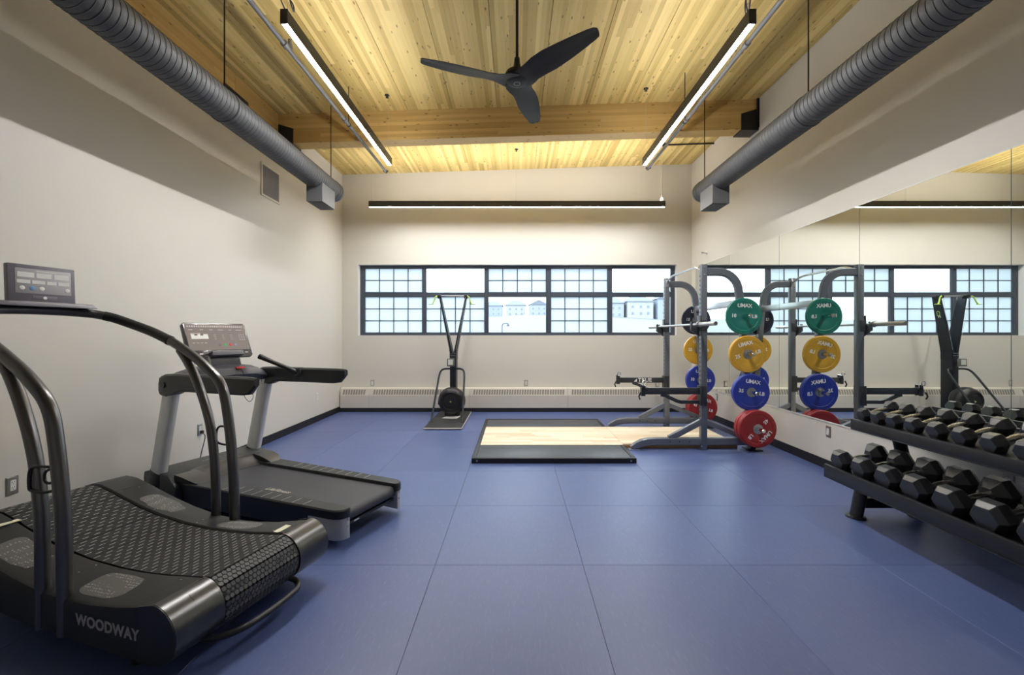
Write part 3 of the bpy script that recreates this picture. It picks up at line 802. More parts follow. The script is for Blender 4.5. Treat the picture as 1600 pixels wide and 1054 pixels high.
# ---- lifting platform
PX0, PX1, PY0, PY1, PZ = -0.49, 1.335, 4.715, 6.95, 0.057
WY0, WY1 = 5.30, 6.34
pf = thing('lifting_platform', 'low lifting platform of maple planks between black rubber mats', 'platform', (0.42, 5.83, 0))
for y0, y1 in ((PY0, PY0+0.05), (PY1-0.05, PY1)):
    wb_(G().box((PX0, y0, 0), (PX1, y1, PZ)), 'steel_edge', M_BLACKSTEEL, pf, bevel=0.003)
for x0 in (PX0, PX1-0.045):
    spans = ((PY0+0.05, PY1-0.05),) if x0 == PX0 else ((PY0+0.05, WY0-0.004), (WY1+0.004, PY1-0.05))
    for y0, y1 in spans:
        wb_(G().box((x0, y0, 0), (x0+0.045, y1, PZ)), 'steel_edge', M_BLACKSTEEL, pf, bevel=0.003)
M_MAT = mat('platform_rubber', (0.050, 0.060, 0.076), 0.42, var=0.15, vscale=5, bump=0.1, bscale=300)
wb_(G().box((PX0+0.046, PY0+0.051, 0.002), (PX1-0.046, WY0-0.003, PZ-0.004)), 'rubber_mat', M_MAT, pf, bevel=0.002)
wb_(G().box((PX0+0.046, WY1+0.003, 0.002), (PX1-0.046, PY1-0.051, PZ-0.004)), 'rubber_mat', M_MAT, pf, bevel=0.002)
for x in (PX0+0.06, PX1-0.06):
    wb_(G().lathe([(0.010, 0.002), (0.010, -0.004), (0, -0.004)], (x, PY0, PZ*0.5), 'Y', 6), 'corner_bolt', M_STEEL, pf)
wb_(G().box((PX0+0.05, WY0, 0.002), (PX1, WY1, PZ-0.021)), 'plywood_core', M_PLY, pf, smooth=0)
WYE = 5.352      # the tongue between the rack feet is narrower
wb_(G().box((PX1+0.002, WYE, 0.002), (2.78, WY1, PZ-0.021)), 'plywood_core', M_PLY, pf, smooth=0)
nr = 13; pw = (WY1-WY0)/nr
for part_x0, part_x1, WY0_ in ((PX0+0.05, PX1, WY0), (PX1+0.003, 2.78, WYE)):
    pw = (WY1-WY0_)/nr
    for r in range(nr):
        x = part_x0
        first = True
        while x < part_x1 - 0.01:
            ln = random.uniform(0.35, 0.8)
            if first: ln *= random.uniform(0.3, 1.0); first = False
            x1 = min(part_x1, x+ln)
            if part_x1 - x1 < 0.12: x1 = part_x1
            wb_(G().box((x+0.0004, WY0_+r*pw+0.0004, PZ-0.020), (x1-0.0004, WY0_+(r+1)*pw-0.0004, PZ+random.uniform(-0.0006, 0.0002))), 'plank', M_MAPLE, pf, smooth=0)
            x = x1

# ---- half rack
UX0, UX1 = 2.287, 2.362
rack = thing('squat_rack', 'grey steel half rack standing over the lifting platform by the mirror', 'squat rack', (2.32, 5.94, 0))
NY, FY = 5.2975, 6.5825           # centre lines of near and far side frames
def post_x(z): return 2.93 - 0.145*z/1.85
for yc, is_near in ((NY, True), (FY, False)):
    y0, y1 = yc-0.0375, yc+0.0375
    u = wb_(G().box((UX0, y0, 0.0), (UX1, y1, 2.293)), 'upright', M_RACK, rack, bevel=0.006)
    g = G()
    for k in range(34):
        z = 0.30+k*0.056
        if z > 2.2: break
        g.lathe([(0.0, -0.0016), (0.0135, -0.0016), (0.0135, 0.002)], (UX0, yc, z), 'X', 10)
    o = wb_(g, 'adjustment_holes', M_BLACKP, u); o['kind'] = 'stuff'
    # curved top arm
    path = [(UX1-0.005, yc, 2.2), (2.50, yc, 2.2)] + arc((2.52, 1.955), 0.245, 88, 4, 10, 'XZ', yc) + [(2.782, yc, 1.85)]
    hw, hh = 0.028, 0.048
    sec = [(-hw,-hh+0.012),(-hw+0.012,-hh),(hw-0.012,-hh),(hw,-hh+0.012),(hw,hh-0.012),(hw-0.012,hh),(-hw+0.012,hh),(-hw,hh-0.012)]
    wb_(G().sweep(path, sec, up=(0,1,0)) if False else G().sweep(path, [(b, a) for a, b in sec], up=(0,1,0)), 'top_arm', M_RACK, rack, smooth=40)
    wb_(G().bar((post_x(1.88), yc, 1.88), (post_x(0.0), yc, 0.012), 0.07, 0.07, up=(0,1,0)), 'rear_post', M_RACK, rack, bevel=0.005)
    wb_(G().box((2.85, yc-0.09, 0), (3.02, yc+0.09, 0.012)), 'foot_plate', M_BLACKSTEEL, rack, bevel=0.003)
    # base foot with curved toe
    fpath = [(2.955, yc, 0.103), (1.74, yc, 0.103), (1.64, yc, 0.098), (1.56, yc, 0.080), (1.49, yc, 0.052), (1.43, yc, 0.022)]
    hw, hh = 0.034, 0.045
    sec = [(-hw,-hh+0.010),(-hw+0.010,-hh),(hw-0.010,-hh),(hw,-hh+0.010),(hw,hh-0.010),(hw-0.010,hh),(-hw+0.010,hh),(-hw,hh-0.010)]
    secs = [sec]*4 + [[(a, b*0.85) for a, b in sec], [(a, b*0.5) for a, b in sec]]
    bf = wb_(G().sweep(fpath, secs), 'base_foot', M_RACK, rack, smooth=40)
    wb_(G().box((1.40, yc-0.045, 0), (1.53, yc+0.045, 0.012)), 'toe_pad', M_GALV if is_near else M_RACKD, rack, bevel=0.003)
    g = G()
    for x in (1.90, 2.02, 2.14): g.lathe([(0, -0.0365), (0.008, -0.0365), (0.008, -0.033)], (x, yc, 0.103), 'Y', 8)
    o = wb_(g, 'foot_holes', M_BLACKP, bf); o['kind'] = 'stuff'
    wb_(G().bar((1.90, yc, 0.135), (UX0+0.01, yc, 0.345), 0.055, 0.07), 'brace', M_RACK, rack, bevel=0.004)
    wb_(G().bar((UX1-0.01, yc, 0.345), (2.90, yc, 0.12), 0.05, 0.06), 'brace', M_RACK, rack, bevel=0.004)
    for x, z in ((UX0+0.038, 2.255), (UX0+0.038, 2.165), (UX0-0.0, 0.05)):
        wb_(G().lathe([(0.0, -0.046), (0.010, -0.046), (0.010, -0.037)], (x, yc, z), 'Y', 6), 'bolt', M_GALV, rack)
    # plate pegs
    sgn = -1 if is_near else 1
    for z, ln in ((1.65, 0.21), (1.185, 0.22), (0.72, 0.23), (0.29, 0.30)):
        x = post_x(z)
        prof = [(0.034, 0.030), (0.034, 0.0375), (0.0235, 0.0385), (0.0235, ln-0.006), (0.019, ln), (0, ln)]
        wb_(G().lathe([(r_, sgn*h_) for r_, h_ in prof], (x, yc, z), 'Y', 18), 'plate_peg', M_CHROME, rack)
    # spotter arm
    sa = wb_(G().box((1.585, yc-0.022, 0.685), (UX0-0.012, yc+0.022, 0.765)), 'spotter_arm', M_RACKD, rack, bevel=0.004)
    g = G()
    g.box((UX0-0.014, yc-0.052, 0.55), (UX0-0.002, yc+0.052, 0.79))
    g.box((UX0-0.014, yc-0.052, 0.55), (UX1-0.01, yc-0.040, 0.79)).box((UX0-0.014, yc+0.040, 0.55), (UX1-0.01, yc+0.052, 0.79))
    wb_(g, 'sleeve', M_RACKD, sa, bevel=0.003)
    wb_(G().sweep([(1.80, yc, 0.682), (1.86, yc, 0.665), (2.00, yc, 0.600), (2.05, yc, 0.588), (UX0-0.01, yc, 0.588)], [(-0.018,-0.022),(0.018,-0.022),(0.018,0.022),(-0.018,0.022)]), 'support_strut', M_RACKD, sa, bevel=0.003)
    g = G()
    for dy in (-0.030, 0.030): g.box((1.555, yc+dy-0.004, 0.665), (1.600, yc+dy+0.004, 0.80))
    g.box((1.553, yc-0.034, 0.665), (1.560, yc+0.034, 0.745)); g.box((1.553, yc-0.034, 0.745), (1.615, yc+0.034, 0.766))
    wb_(g, 'end_bracket', M_RACKD, sa, bevel=0.002)
    wb_(G().tube([(1.578, yc-0.055, 0.80), (1.578, yc+0.045, 0.80)], 0.007, 8, up=(1,0,0)).tube([(1.578+0.022*math.cos(R(a)), yc-0.058, 0.825+0.028*math.sin(R(a))) for a in range(0, 360, 30)], 0.0085, 8, up=(0,1,0), closed=True), 'lock_pin', M_CHROME, sa)
    wb_(G().tube([(1.540, yc-0.045, 0.715), (1.515, yc-0.046, 0.665), (1.53, yc-0.04, 0.625)], 0.010, 8, up=(0,1,0)), 'grip_lever', M_BLACKP, sa)
    # bar hook
    hk = G().box((UX0-0.014, yc-0.050, 1.47), (UX0-0.002, yc+0.050, 1.66))
    hk.box((UX0-0.014, yc-0.050, 1.47), (UX1-0.01, yc-0.040, 1.60)).box((UX0-0.014, yc+0.040, 1.47), (UX1-0.01, yc+0.050, 1.60))
    hk.box((UX0-0.105, yc-0.022, 1.500), (UX0-0.014, yc+0.022, 1.5345))
    hk.prism([(UX0-0.105, 1.47), (UX0-0.014, 1.40), (UX0-0.014, 1.50), (UX0-0.105, 1.50)], yc-0.022, yc+0.022)
    hk.box((UX0-0.118, yc-0.022, 1.47), (UX0-0.098, yc+0.022, 1.585))
    wb_(hk, 'bar_hook', M_RACKD, rack, bevel=0.003)
    if is_near is False:
        lt = lettering('TRUE', 0.082, sa, frame_M((1.985-2.32, yc-0.0222-5.94, 0.725), (1,0,0), (0,0,1)), M_WHITETX, extrude=0.0008, offset=0.0022, space=1.08)
        wb_(G().prism([(1.815, 0.702), (1.862, 0.702), (1.862, 0.752)], yc-0.0232, yc-0.0220), 'logo_triangle', M_WHITETX, sa, smooth=0)
# crossbars and pull-up bar
wb_(G().bar((post_x(1.82)+0.0, NY, 1.82), (post_x(1.82), FY, 1.82), 0.05, 0.085), 'crossbar', M_GALV, rack, bevel=0.004)
wb_(G().bar((2.93, NY, 0.10), (2.93, FY, 0.10), 0.05, 0.06), 'crossbar', M_RACK, rack, bevel=0.004)
wb_(G().tube(smooth_path([(2.325, NY+0.036, 2.205), (2.325, NY+0.12, 2.255), (2.325, NY+0.24, 2.292), (2.325, NY+0.4, 2.295), (2.325, FY-0.42, 2.295), (2.325, FY-0.25, 2.290), (2.325, FY-0.11, 2.262), (2.325, FY-0.036, 2.205)], 5), 0.016, 12, up=(1,0,0)), 'pull_up_bar', M_CHROME, rack, smooth=60)
for yc, s_ in ((NY+0.039, 1), (FY-0.039, -1)):
    wb_(G().cbox((2.325, yc, 2.21), (0.05, 0.006, 0.11)), 'bar_flange', M_GALV, rack, bevel=0.002)

# ---- barbell on the hooks
BX, BZ = UX0-0.055, 1.5345+0.0142
bb = thing('barbell', 'bare chrome barbell resting on the hooks of the rack', 'barbell', (BX, 5.96, BZ))
bb.location.z = BZ
wb_(G().lathe([(0.014, 5.20), (0.014, 6.68)], (BX, 0, BZ), 'Y', 16), 'shaft', M_GALV, bb)
for s_ in (-1, 1):
    yc = 5.94
    a = 0.745
    prof = [(0.014, a-0.02), (0.036, a-0.02), (0.036, a+0.015), (0.0255, a+0.018), (0.0255, a+0.425), (0.022, a+0.432), (0.0, a+0.432)]
    wb_(G().lathe([(r_, yc + s_*h_) for r_, h_ in prof], (BX, 0, BZ), 'Y', 20), 'sleeve', M_STEEL, bb)

# ---- bumper plates
PLC = {'green': (0.012, 0.19, 0.145), 'yellow': (0.66, 0.37, 0.035), 'blue': (0.022, 0.045, 0.36), 'red': (0.34, 0.022, 0.025), 'charcoal': (0.018, 0.024, 0.045)}
MPL = {k: mat('plate_' + k, v, 0.42, var=0.05, vscale=12, bump=0.05, bscale=200) for k, v in PLC.items()}
def plate(colour, number, x, z, yface, thick, rot, label, far=False):
    """yface: face toward the camera (-Y)"""
    p = thing('bumper_plate', label, 'weight plate', (x, yface+thick/2, z), 0, 'bumper plates on the rack pegs')
    h = thick/2
    ri = 0.0245
    prof = [(ri, -h+0.006), (0.070, -h+0.006), (0.074, -h+0.004), (0.172, -h+0.004), (0.178, -h), (0.217, -h), (0.225, -h+0.008), (0.225, h-0.008), (0.217, h), (0.178, h), (0.172, h-0.004), (0.074, h-0.004), (0.070, h-0.006), (ri, h-0.006)]
    g = G(); k = len(prof); seg = 64
    g.lathe(prof + [prof[0]], (0,0,0), 'Y', seg) if False else None
    vs_ = []
    for i in range(seg):
        a = 2*PI*i/seg
        for r_, hh in prof: vs_.append((r_*math.cos(a), hh, r_*math.sin(a)))
    fs = []
    for i in range(seg):
        j = (i+1) % seg
        for q in range(k): r2 = (q+1) % k; fs.append((i*k+q, j*k+q, j*k+r2, i*k+r2))
    g.add(vs_, fs).build('rubber_disc', MPL[colour], p, smooth=30)
    hub = []
    hr = 0.034 if number == '10' else 0.058
    hp = [(0.0242, -h-0.002), (hr*0.62, -h-0.002), (hr*0.66, -h+0.002), (hr, -h+0.002), (hr, -h+0.0065), (0.0242, -h+0.0065)]
    g = G(); k = len(hp); vs_ = []
    for i in range(40):
        a = 2*PI*i/40
        for r_, hh in hp: vs_.append((r_*math.cos(a), hh, r_*math.sin(a)))
    fs = []
    for i in range(40):
        j = (i+1) % 40
        for q in range(k): r2 = (q+1) % k; fs.append((i*k+q, j*k+q, j*k+r2, i*k+r2))
    g.add(vs_, fs).build('steel_hub', M_STEEL if number != '10' else MPL[colour], p, smooth=30)
    RM = Matrix.Rotation(R(-rot), 4, 'Y')
    for body, (dx, dz), sz in (('UMAX', (0, 0.128), 0.066), (number, (-0.128, 0.0), 0.060), ('LB', (0.128, 0.0), 0.060)):
        Mx = RM @ frame_M((dx, -h+0.0035, dz), (1,0,0), (0,0,1))
        lettering(body, sz, p, Mx, M_WHITETX, extrude=0.0009, offset=0.0016, space=(0.92 if body == 'UMAX' else 1.05))
    return p
yn = NY-0.036
for colr, num, z, th, rot, lab in (('green', '10', 1.65, 0.032, -3, 'green 10 pound bumper plate on the top peg of the rack'),
        ('yellow', '25', 1.185, 0.05, 14, 'yellow 25 pound bumper plate on the rack side away from the window'),
        ('blue', '35', 0.72, 0.062, -9, 'blue 35 pound bumper plate on the rack side away from the window'),
        ('red', '45', 0.29, 0.068, 20, 'red 45 pound bumper plate against the rack post, side away from the window'),
        ('red', '45', 0.29, 0.068, -135, 'outer red 45 pound bumper plate, its number upper right, side away from window')):
    y = yn - 0.0025 - th
    if colr == 'red' and rot == -135: y -= 0.0755
    plate(colr, num, post_x(z), z, y, th, rot, lab)
yf = FY+0.036
for colr, num, z, th, rot, lab in (('charcoal', '15', 1.65, 0.036, -4, 'charcoal 15 pound bumper plate on the top peg beside the window'),
        ('yellow', '25', 1.185, 0.05, -3, 'yellow 25 pound bumper plate on the rack side facing the window'),
        ('blue', '35', 0.72, 0.062, -5, 'blue 35 pound bumper plate on the rack side facing the window'),
        ('red', '45', 0.29, 0.068, -20, 'red 45 pound bumper plate against the post on the rack side facing the window'),
        ('red', '45', 0.29, 0.068, 40, 'outermost red 45 pound bumper plate on the rack side facing the window')):
    y = yf + 0.0025
    if colr == 'red' and rot == 40: y += 0.0755
    plate(colr, num, post_x(z), z, y, th, rot, lab)

# ---- ski machine
M_SKI = mat('ski_black_alu', (0.022, 0.026, 0.034), 0.4, 0.5, var=0.05)
M_LIME = mat('lime_grip', (0.42, 0.62, 0.12), 0.5)
ski = thing('ski_machine', 'black upright ski machine with V arms and round flywheel on a floor board', 'ski machine', (-1.09, 7.0, 0))
wb_(G().box((-1.378, 6.37, 0.012), (-0.805, 7.74, 0.034)), 'floor_board', mat('board_edge', (0.72, 0.67, 0.58), 0.6), ski, bevel=0.004)
wb_(G().box((-1.374, 6.374, 0.0342), (-0.809, 7.736, 0.040)), 'board_mat', M_RUB, ski, bevel=0.002)
wb_(G().box((-1.35, 6.42, 0.0), (-1.30, 6.47, 0.013)).box((-0.88, 6.42, 0.0), (-0.83, 6.47, 0.013)).box((-1.35, 7.62, 0.0), (-1.30, 7.67, 0.013)).box((-0.88, 7.62, 0.0), (-0.83, 7.67, 0.013)), 'board_feet', M_BLACKP, ski)
wb_(G().box((-1.153, 7.455, 0.040), (-1.048, 7.67, 1.10)), 'column', M_SKI, ski, bevel=0.004)
wb_(G().box((-1.20, 7.62, 0.040), (-0.99, 7.73, 0.075)), 'column_foot', M_SKI, ski, bevel=0.004)
for sgn, xt in ((-1, -1.342), (1, -0.878)):
    xb = -1.1005 + sgn*0.036
    g = G()
    # tapered plate, deep in Y
    d = 0.021
    vs_ = [(xb-d, 7.457, 0.98), (xb+d, 7.457, 0.98), (xb+d, 7.668, 0.98), (xb-d, 7.668, 0.98),
           (xb-d, 7.457, 1.12), (xb+d, 7.457, 1.12), (xb+d, 7.668, 1.12), (xb-d, 7.668, 1.12),
           (xt-0.014, 7.50, 2.10), (xt+0.014, 7.50, 2.10), (xt+0.014, 7.645, 2.10), (xt-0.014, 7.645, 2.10)]
    fs = [(3,2,1,0),(8,9,10,11)]
    for b in (0, 4):
        for q in range(4): r2 = (q+1) % 4; fs.append((b+q, b+r2, b+4+r2, b+4+q))
    arm = wb_(g.add(vs_, fs), 'arm', M_SKI, ski, smooth=0, bevel=0.003)
    wb_(G().box((xt-0.03, 7.46, 2.06), (xt+0.03, 7.56, 2.125)), 'pulley_housing', M_SKI, ski, bevel=0.008)
    # rope and handle
    wb_(G().tube([(xt, 7.452, 2.075), (-1.10+sgn*0.055, 7.45, 1.16)], 0.0022, 6, up=(0,1,0)), 'cord', M_GALV, ski)
    hx = xt + sgn*0.03
    pts = [(hx, 7.45, 2.10), (hx+sgn*0.035, 7.44, 2.07), (hx+sgn*0.06, 7.43, 2.00), (hx+sgn*0.085, 7.42, 1.955)]
    hd = wb_(G().tube(smooth_path(pts, 4), 0.012, 10, up=(0,1,0)), 'handle', M_LIME, ski, smooth=60)
    wb_(G().cbox((hx+sgn*0.10, 7.42, 1.952), (0.085, 0.035, 0.012)), 'handle_foot', M_LIME, ski, bevel=0.004)
    if sgn > 0:
        # lettering down the outer side of the arm
        d0 = Vector((xt-xb, 0, 2.10-1.12)).normalized()
        nrm = Vector((d0.z, 0, -d0.x))
        for body, zz, m_, sz in (('concept 2', 1.58, M_WHITETX, 0.092), ('C2', 1.80, M_LIME, 0.085)):
            base = Vector((xb + (xt-xb)*(zz-1.12)/0.98, 7.575, zz)) + nrm*0.0158
            o_ = base - ski.location
            lettering(body, sz, ski, frame_M(tuple(o_), tuple(-d0), (0, 1, 0)), m_, extrude=0.0006, offset=0.0012)
wb_(G().tube([(-1.342, 7.54, 2.105), (-0.878, 7.54, 2.105)], 0.012, 8), 'top_rod', M_STEEL, ski)
# joint bolts
g = G()
for x in (-1.13, -1.10, -1.07):
    for z in (1.06, 1.10): g.lathe([(0.0, -0.006), (0.006, -0.006), (0.006, 0.004)], (x, 7.455, z), 'Y', 8)
wb_(g, 'joint_bolts', M_STEEL, ski)
# flywheel
FW = (-1.09, 7.26, 0.305)
prof = [(0.0, -0.135), (0.022, -0.135), (0.024, -0.125), (0.10, -0.122), (0.105, -0.110), (0.135, -0.108), (0.145, -0.118), (0.185, -0.105), (0.212, -0.075), (0.222, -0.03), (0.222, 0.07), (0.205, 0.11), (0.15, 0.16), (0.08, 0.195), (0, 0.195)]
fw = wb_(G().lathe(prof, FW, 'Y', 48), 'flywheel_cage', M_BLACKP, ski)
wb_(G().lathe([(0.226, -0.02), (0.229, -0.015), (0.229, 0.03), (0.226, 0.035)], FW, 'Y', 48), 'cage_band', M_BLACKSTEEL, ski)
for r0_ in (0.155, 0.172):
    wb_(G().tube([(FW[0]+r0_*math.cos(R(a)), FW[1]-0.117+(r0_-0.155)*0.35, FW[2]+r0_*math.sin(R(a))) for a in range(0, 360, 9)], 0.0035, 6, up=(0,1,0), closed=True), 'cage_ring', M_BLACKSTEEL, ski)
wb_(G().lathe([(0.0, -0.139), (0.013, -0.139), (0.013, -0.134)], FW, 'Y', 16), 'hub_badge', M_LIME, ski)
wb_(G().cbox((FW[0]-0.20, FW[1]-0.03, FW[2]-0.03), (0.05, 0.06, 0.07)), 'damper_lever', M_BLACKP, ski, bevel=0.006)
wb_(G().cbox((FW[0], FW[1]+0.08, 0.075), (0.24, 0.20, 0.07)), 'flywheel_mount', M_BLACKP, ski, bevel=0.008)
# monitor
mn = wb_(G().cbox((-1.125, 7.37, 0.945), (0.125, 0.05, 0.135)), 'monitor', mat('monitor_grey', (0.14, 0.14, 0.14), 0.45), ski, bevel=0.006)
wb_(G().box((-1.166, 7.342, 0.905), (-1.084, 7.3445, 0.995)), 'screen', mat('lcd_grey', (0.62, 0.66, 0.60), 0.25), mn, smooth=0)
wb_(G().bar((-1.11, 7.39, 0.90), (-1.10, 7.46, 0.88), 0.04, 0.04), 'monitor_bracket', M_BLACKP, ski, bevel=0.003)
# hoop rail
pts = [(-1.352, 6.77, 0.042), (-1.345, 6.87, 0.14), (-1.325, 7.20, 0.56), (-1.318, 7.31, 0.70), (-1.300, 7.385, 0.79), (-1.25, 7.425, 0.828), (-1.153, 7.47, 0.83)]
wb_(G().tube(smooth_path(pts, 5), 0.0165, 10, up=(1,0,0.02)), 'side_rail', M_SKI, ski, smooth=60)
pts = [(-2.1885-p[0]-0.012, p[1], p[2]) for p in pts]; pts[-1] = (-1.048, 7.47, 0.83)
wb_(G().tube(smooth_path(pts, 5), 0.0165, 10, up=(1,0,0.02)), 'side_rail', M_SKI, ski, smooth=60)
for x in (-1.352, -0.848):
    wb_(G().lathe([(0.035, 0.0395), (0.035, 0.048), (0.02, 0.056), (0, 0.056)], (x, 6.77, 0), 'Z', 12), 'rail_foot', M_BLACKP, ski)
sh = thing('paper_sheet', 'white printed sheet lying on the ski machine board', 'paper', (-1.09, 7.1, 0.0402))
G().add([(-0.135,-0.03,0),(0.12,-0.05,0),(0.15,0.16,0.001),(-0.09,0.17,0.001),(-0.135,-0.03,0.0012),(0.12,-0.05,0.0012),(0.15,0.16,0.0022),(-0.09,0.17,0.0022)], [(3,2,1,0),(4,5,6,7),(0,1,5,4),(1,2,6,5),(2,3,7,6),(3,0,4,7)]).build('sheet', M_WHITEP, sh, smooth=0)
g = G()
for k in range(7): g.box((-0.09, -0.02+k*0.024, 0.0022), (0.10-0.02*(k % 3), -0.013+k*0.024, 0.0026))
o = g.build('print_lines', mat('grey_print', (0.35, 0.35, 0.36), 0.6), sh, smooth=0); o['kind'] = 'stuff'

# ================================================================== DUMBBELL RACK
M_DRACK = mat('dumbbell_rack_paint', (0.020, 0.021, 0.025), 0.34, 0.3, var=0.1)
dr = thing('dumbbell_rack', 'black two-tier dumbbell rack standing along the mirrored wall', 'dumbbell rack', (2.85, 2.3, 0))
RY0, RY1 = 0.95, 3.52
LOW = dict(x0=2.565, z0=0.318, x1=3.03, slope=math.tan(R(11.0)))
UPP = dict(x0=2.770, z0=0.712, x1=3.15, slope=math.tan(R(15.0)))
for tname, tr, lip in (('lower', LOW, (0.262, 0.362)), ('upper', UPP, (0.655, 0.737))):
    x0, x1, z0, sl_ = tr['x0'], tr['x1'], tr['z0'], tr['slope']
    z1 = z0 + (x1-x0)*sl_
    ya = RY1 - (0 if tname == 'lower' else 0.02)
    # tray: sloped plate, front lip and rear lip as one folded sheet
    prof = [(x0, z0-0.012), (x1, z1-0.012), (x1, z1+0.018), (x1+0.012, z1+0.018), (x1+0.012, z1-0.03), (x0+0.01, z0-0.04)]
    tray = wb_(G().prism([(x0, z0-0.008), (x1, z1-0.008), (x1, z1), (x0, z0)], RY0, ya), 'tray', M_DRACK, dr, smooth=0)
    fr_ = wb_(G().prism([(x0-0.022, lip[0]), (x0, lip[0]), (x0, lip[1]), (x0-0.022, lip[1]-0.004)], RY0-0.005, ya+0.005), 'front_rail', M_DRACK, dr, bevel=0.004)
    wb_(G().box((x0-0.026, RY0, lip[0]-0.006), (x0+0.02, ya, lip[0])), 'rail_trim', M_DRACK, fr_, bevel=0.002)
    wb_(G().box((x1, RY0-0.005, z1-0.05), (x1+0.02, ya+0.005, z1+0.02)), 'rear_rail', M_DRACK, dr, bevel=0.004)
def ell(path, a, b, seg=16, up=(0,1,0)):
    return G().tube(path, a, seg, up=up, ry=b)
for y in (3.33, 1.30):
    wb_(ell([(2.655, y, 0.008), (2.715, y, 0.30)], 0.036, 0.052), 'front_leg', M_DRACK, dr)
    wb_(ell([(3.14, y, 0.008), (2.955, y, 0.74)], 0.036, 0.052), 'rear_post', M_DRACK, dr)
    wb_(G().bar((2.68, y, 0.115), (3.11, y, 0.115), 0.05, 0.075), 'foot_beam', M_DRACK, dr, bevel=0.004)
    for x in (2.652, 3.142):
        wb_(G().lathe([(0.0, 0.0), (0.068, 0.0), (0.068, 0.010), (0.05, 0.020), (0, 0.020)], (x, y, 0), 'Z', 20), 'foot_pad', M_BLACKP, dr)
        wb_(G().lathe([(0.010, 0.020), (0.010, 0.026), (0, 0.026)], (x-0.05, y-0.01, -0.006), 'Z', 6), 'foot_bolt', M_STEEL, dr)
    wb_(G().bar((2.72, y, 0.27), (2.99, y, 0.325), 0.05, 0.05), 'tray_bracket', M_DRACK, dr, bevel=0.003)
    wb_(G().bar((2.82, y, 0.69), (3.08, y, 0.755), 0.05, 0.04), 'tray_bracket', M_DRACK, dr, bevel=0.003)

M_HEX = mat('hex_rubber', (0.024, 0.026, 0.032), 0.32, var=0.2, vscale=14, bump=0.08, bscale=150, spec=0.6)
M_HANDLE = mat('knurled_chrome', (0.72, 0.70, 0.66), 0.22, 1.0, bump=0.25, bscale=900)
M_EMB = mat('moulded_mark', (0.04, 0.041, 0.046), 0.35)
dbc = {}
def dumbbell_meshes(Rr, hw, gap):
    key = (round(Rr, 4), round(hw, 4), round(gap, 4))
    if key in dbc: return dbc[key]
    # hex head along X, flat side down, chamfered on both ends
    prof = [(0.0, -hw/2), (Rr*0.74, -hw/2), (Rr, -hw*0.25), (Rr, hw*0.14), (Rr*0.46, hw/2), (0.0, hw/2)]
    head = G().lathe(prof, (0,0,0), 'X', 6, phase=0.0).mesh('hex_head', M_HEX, 0, 0.0022, 1)
    a = gap/2
    hp = [(0.0, -a-0.01), (0.015, -a-0.01), (0.015, -a), (0.0125, -a+0.012), (0.0165, -a*0.45), (0.0195, 0.0), (0.0165, a*0.45), (0.0125, a-0.012), (0.015, a), (0.015, a+0.01), (0.0, a+0.01)]
    han = G().lathe(hp, (0,0,0), 'X', 16).mesh('handle', M_HANDLE, 50)
    dbc[key] = (head, han)
    return dbc[key]
def dumbbell(tr, xf, y, Rr, hw, dist, label, group):
    """front head centre at xf; dist = head centre to head centre"""
    ang = math.atan(tr['slope']); c, s_ = math.cos(ang), math.sin(ang)
    ap = Rr*math.cos(PI/6)
    zf = tr['z0'] + (xf-tr['x0'])*tr['slope']
    base = Vector((xf, y, zf)) + Vector((c*dist/2, 0, s_*dist/2))
    o = thing('dumbbell', label, 'dumbbell', tuple(base), 0, group)
    o.rotation_euler = (0, -ang, 0)
    head, han = dumbbell_meshes(Rr, hw, dist-hw)
    f = link('hex_head', head, o, (-dist/2, 0, ap+0.0006))
    b = link('hex_head', head, o, (dist/2, 0, ap+0.0006), (0, 0, PI))
    link('handle', han, o, (0, 0, ap+0.0006))
    return o
ordw = ['first', 'second', 'third', 'fourth', 'fifth', 'sixth', 'seventh', 'eighth', 'ninth', 'tenth', 'eleventh']
ys = [3.44, 3.228, 3.006, 2.795, 2.573, 2.345, 2.115, 1.885]
for k, y in enumerate(ys):
    Rr = 0.088 + 0.0024*k
    dumbbell(LOW, 2.655, y, Rr, 0.118 + 0.004*k, 0.262 + 0.003*k, 'large black hex dumbbell, %s on the lower tier counting from the window end' % ordw[k], 'dumbbells on the lower tier')
ys = [3.453, 3.315, 3.172, 3.018, 2.850, 2.681, 2.51, 2.335, 2.155, 1.97]
for k, y in enumerate(ys):
    Rr = 0.056 + 0.0016*k
    dumbbell(UPP, 2.838, y, Rr, 0.080 + 0.004*k, 0.217 + 0.003*k, 'smaller black hex dumbbell, %s on the upper tier counting from the window end' % ordw[k], 'dumbbells on the upper tier')

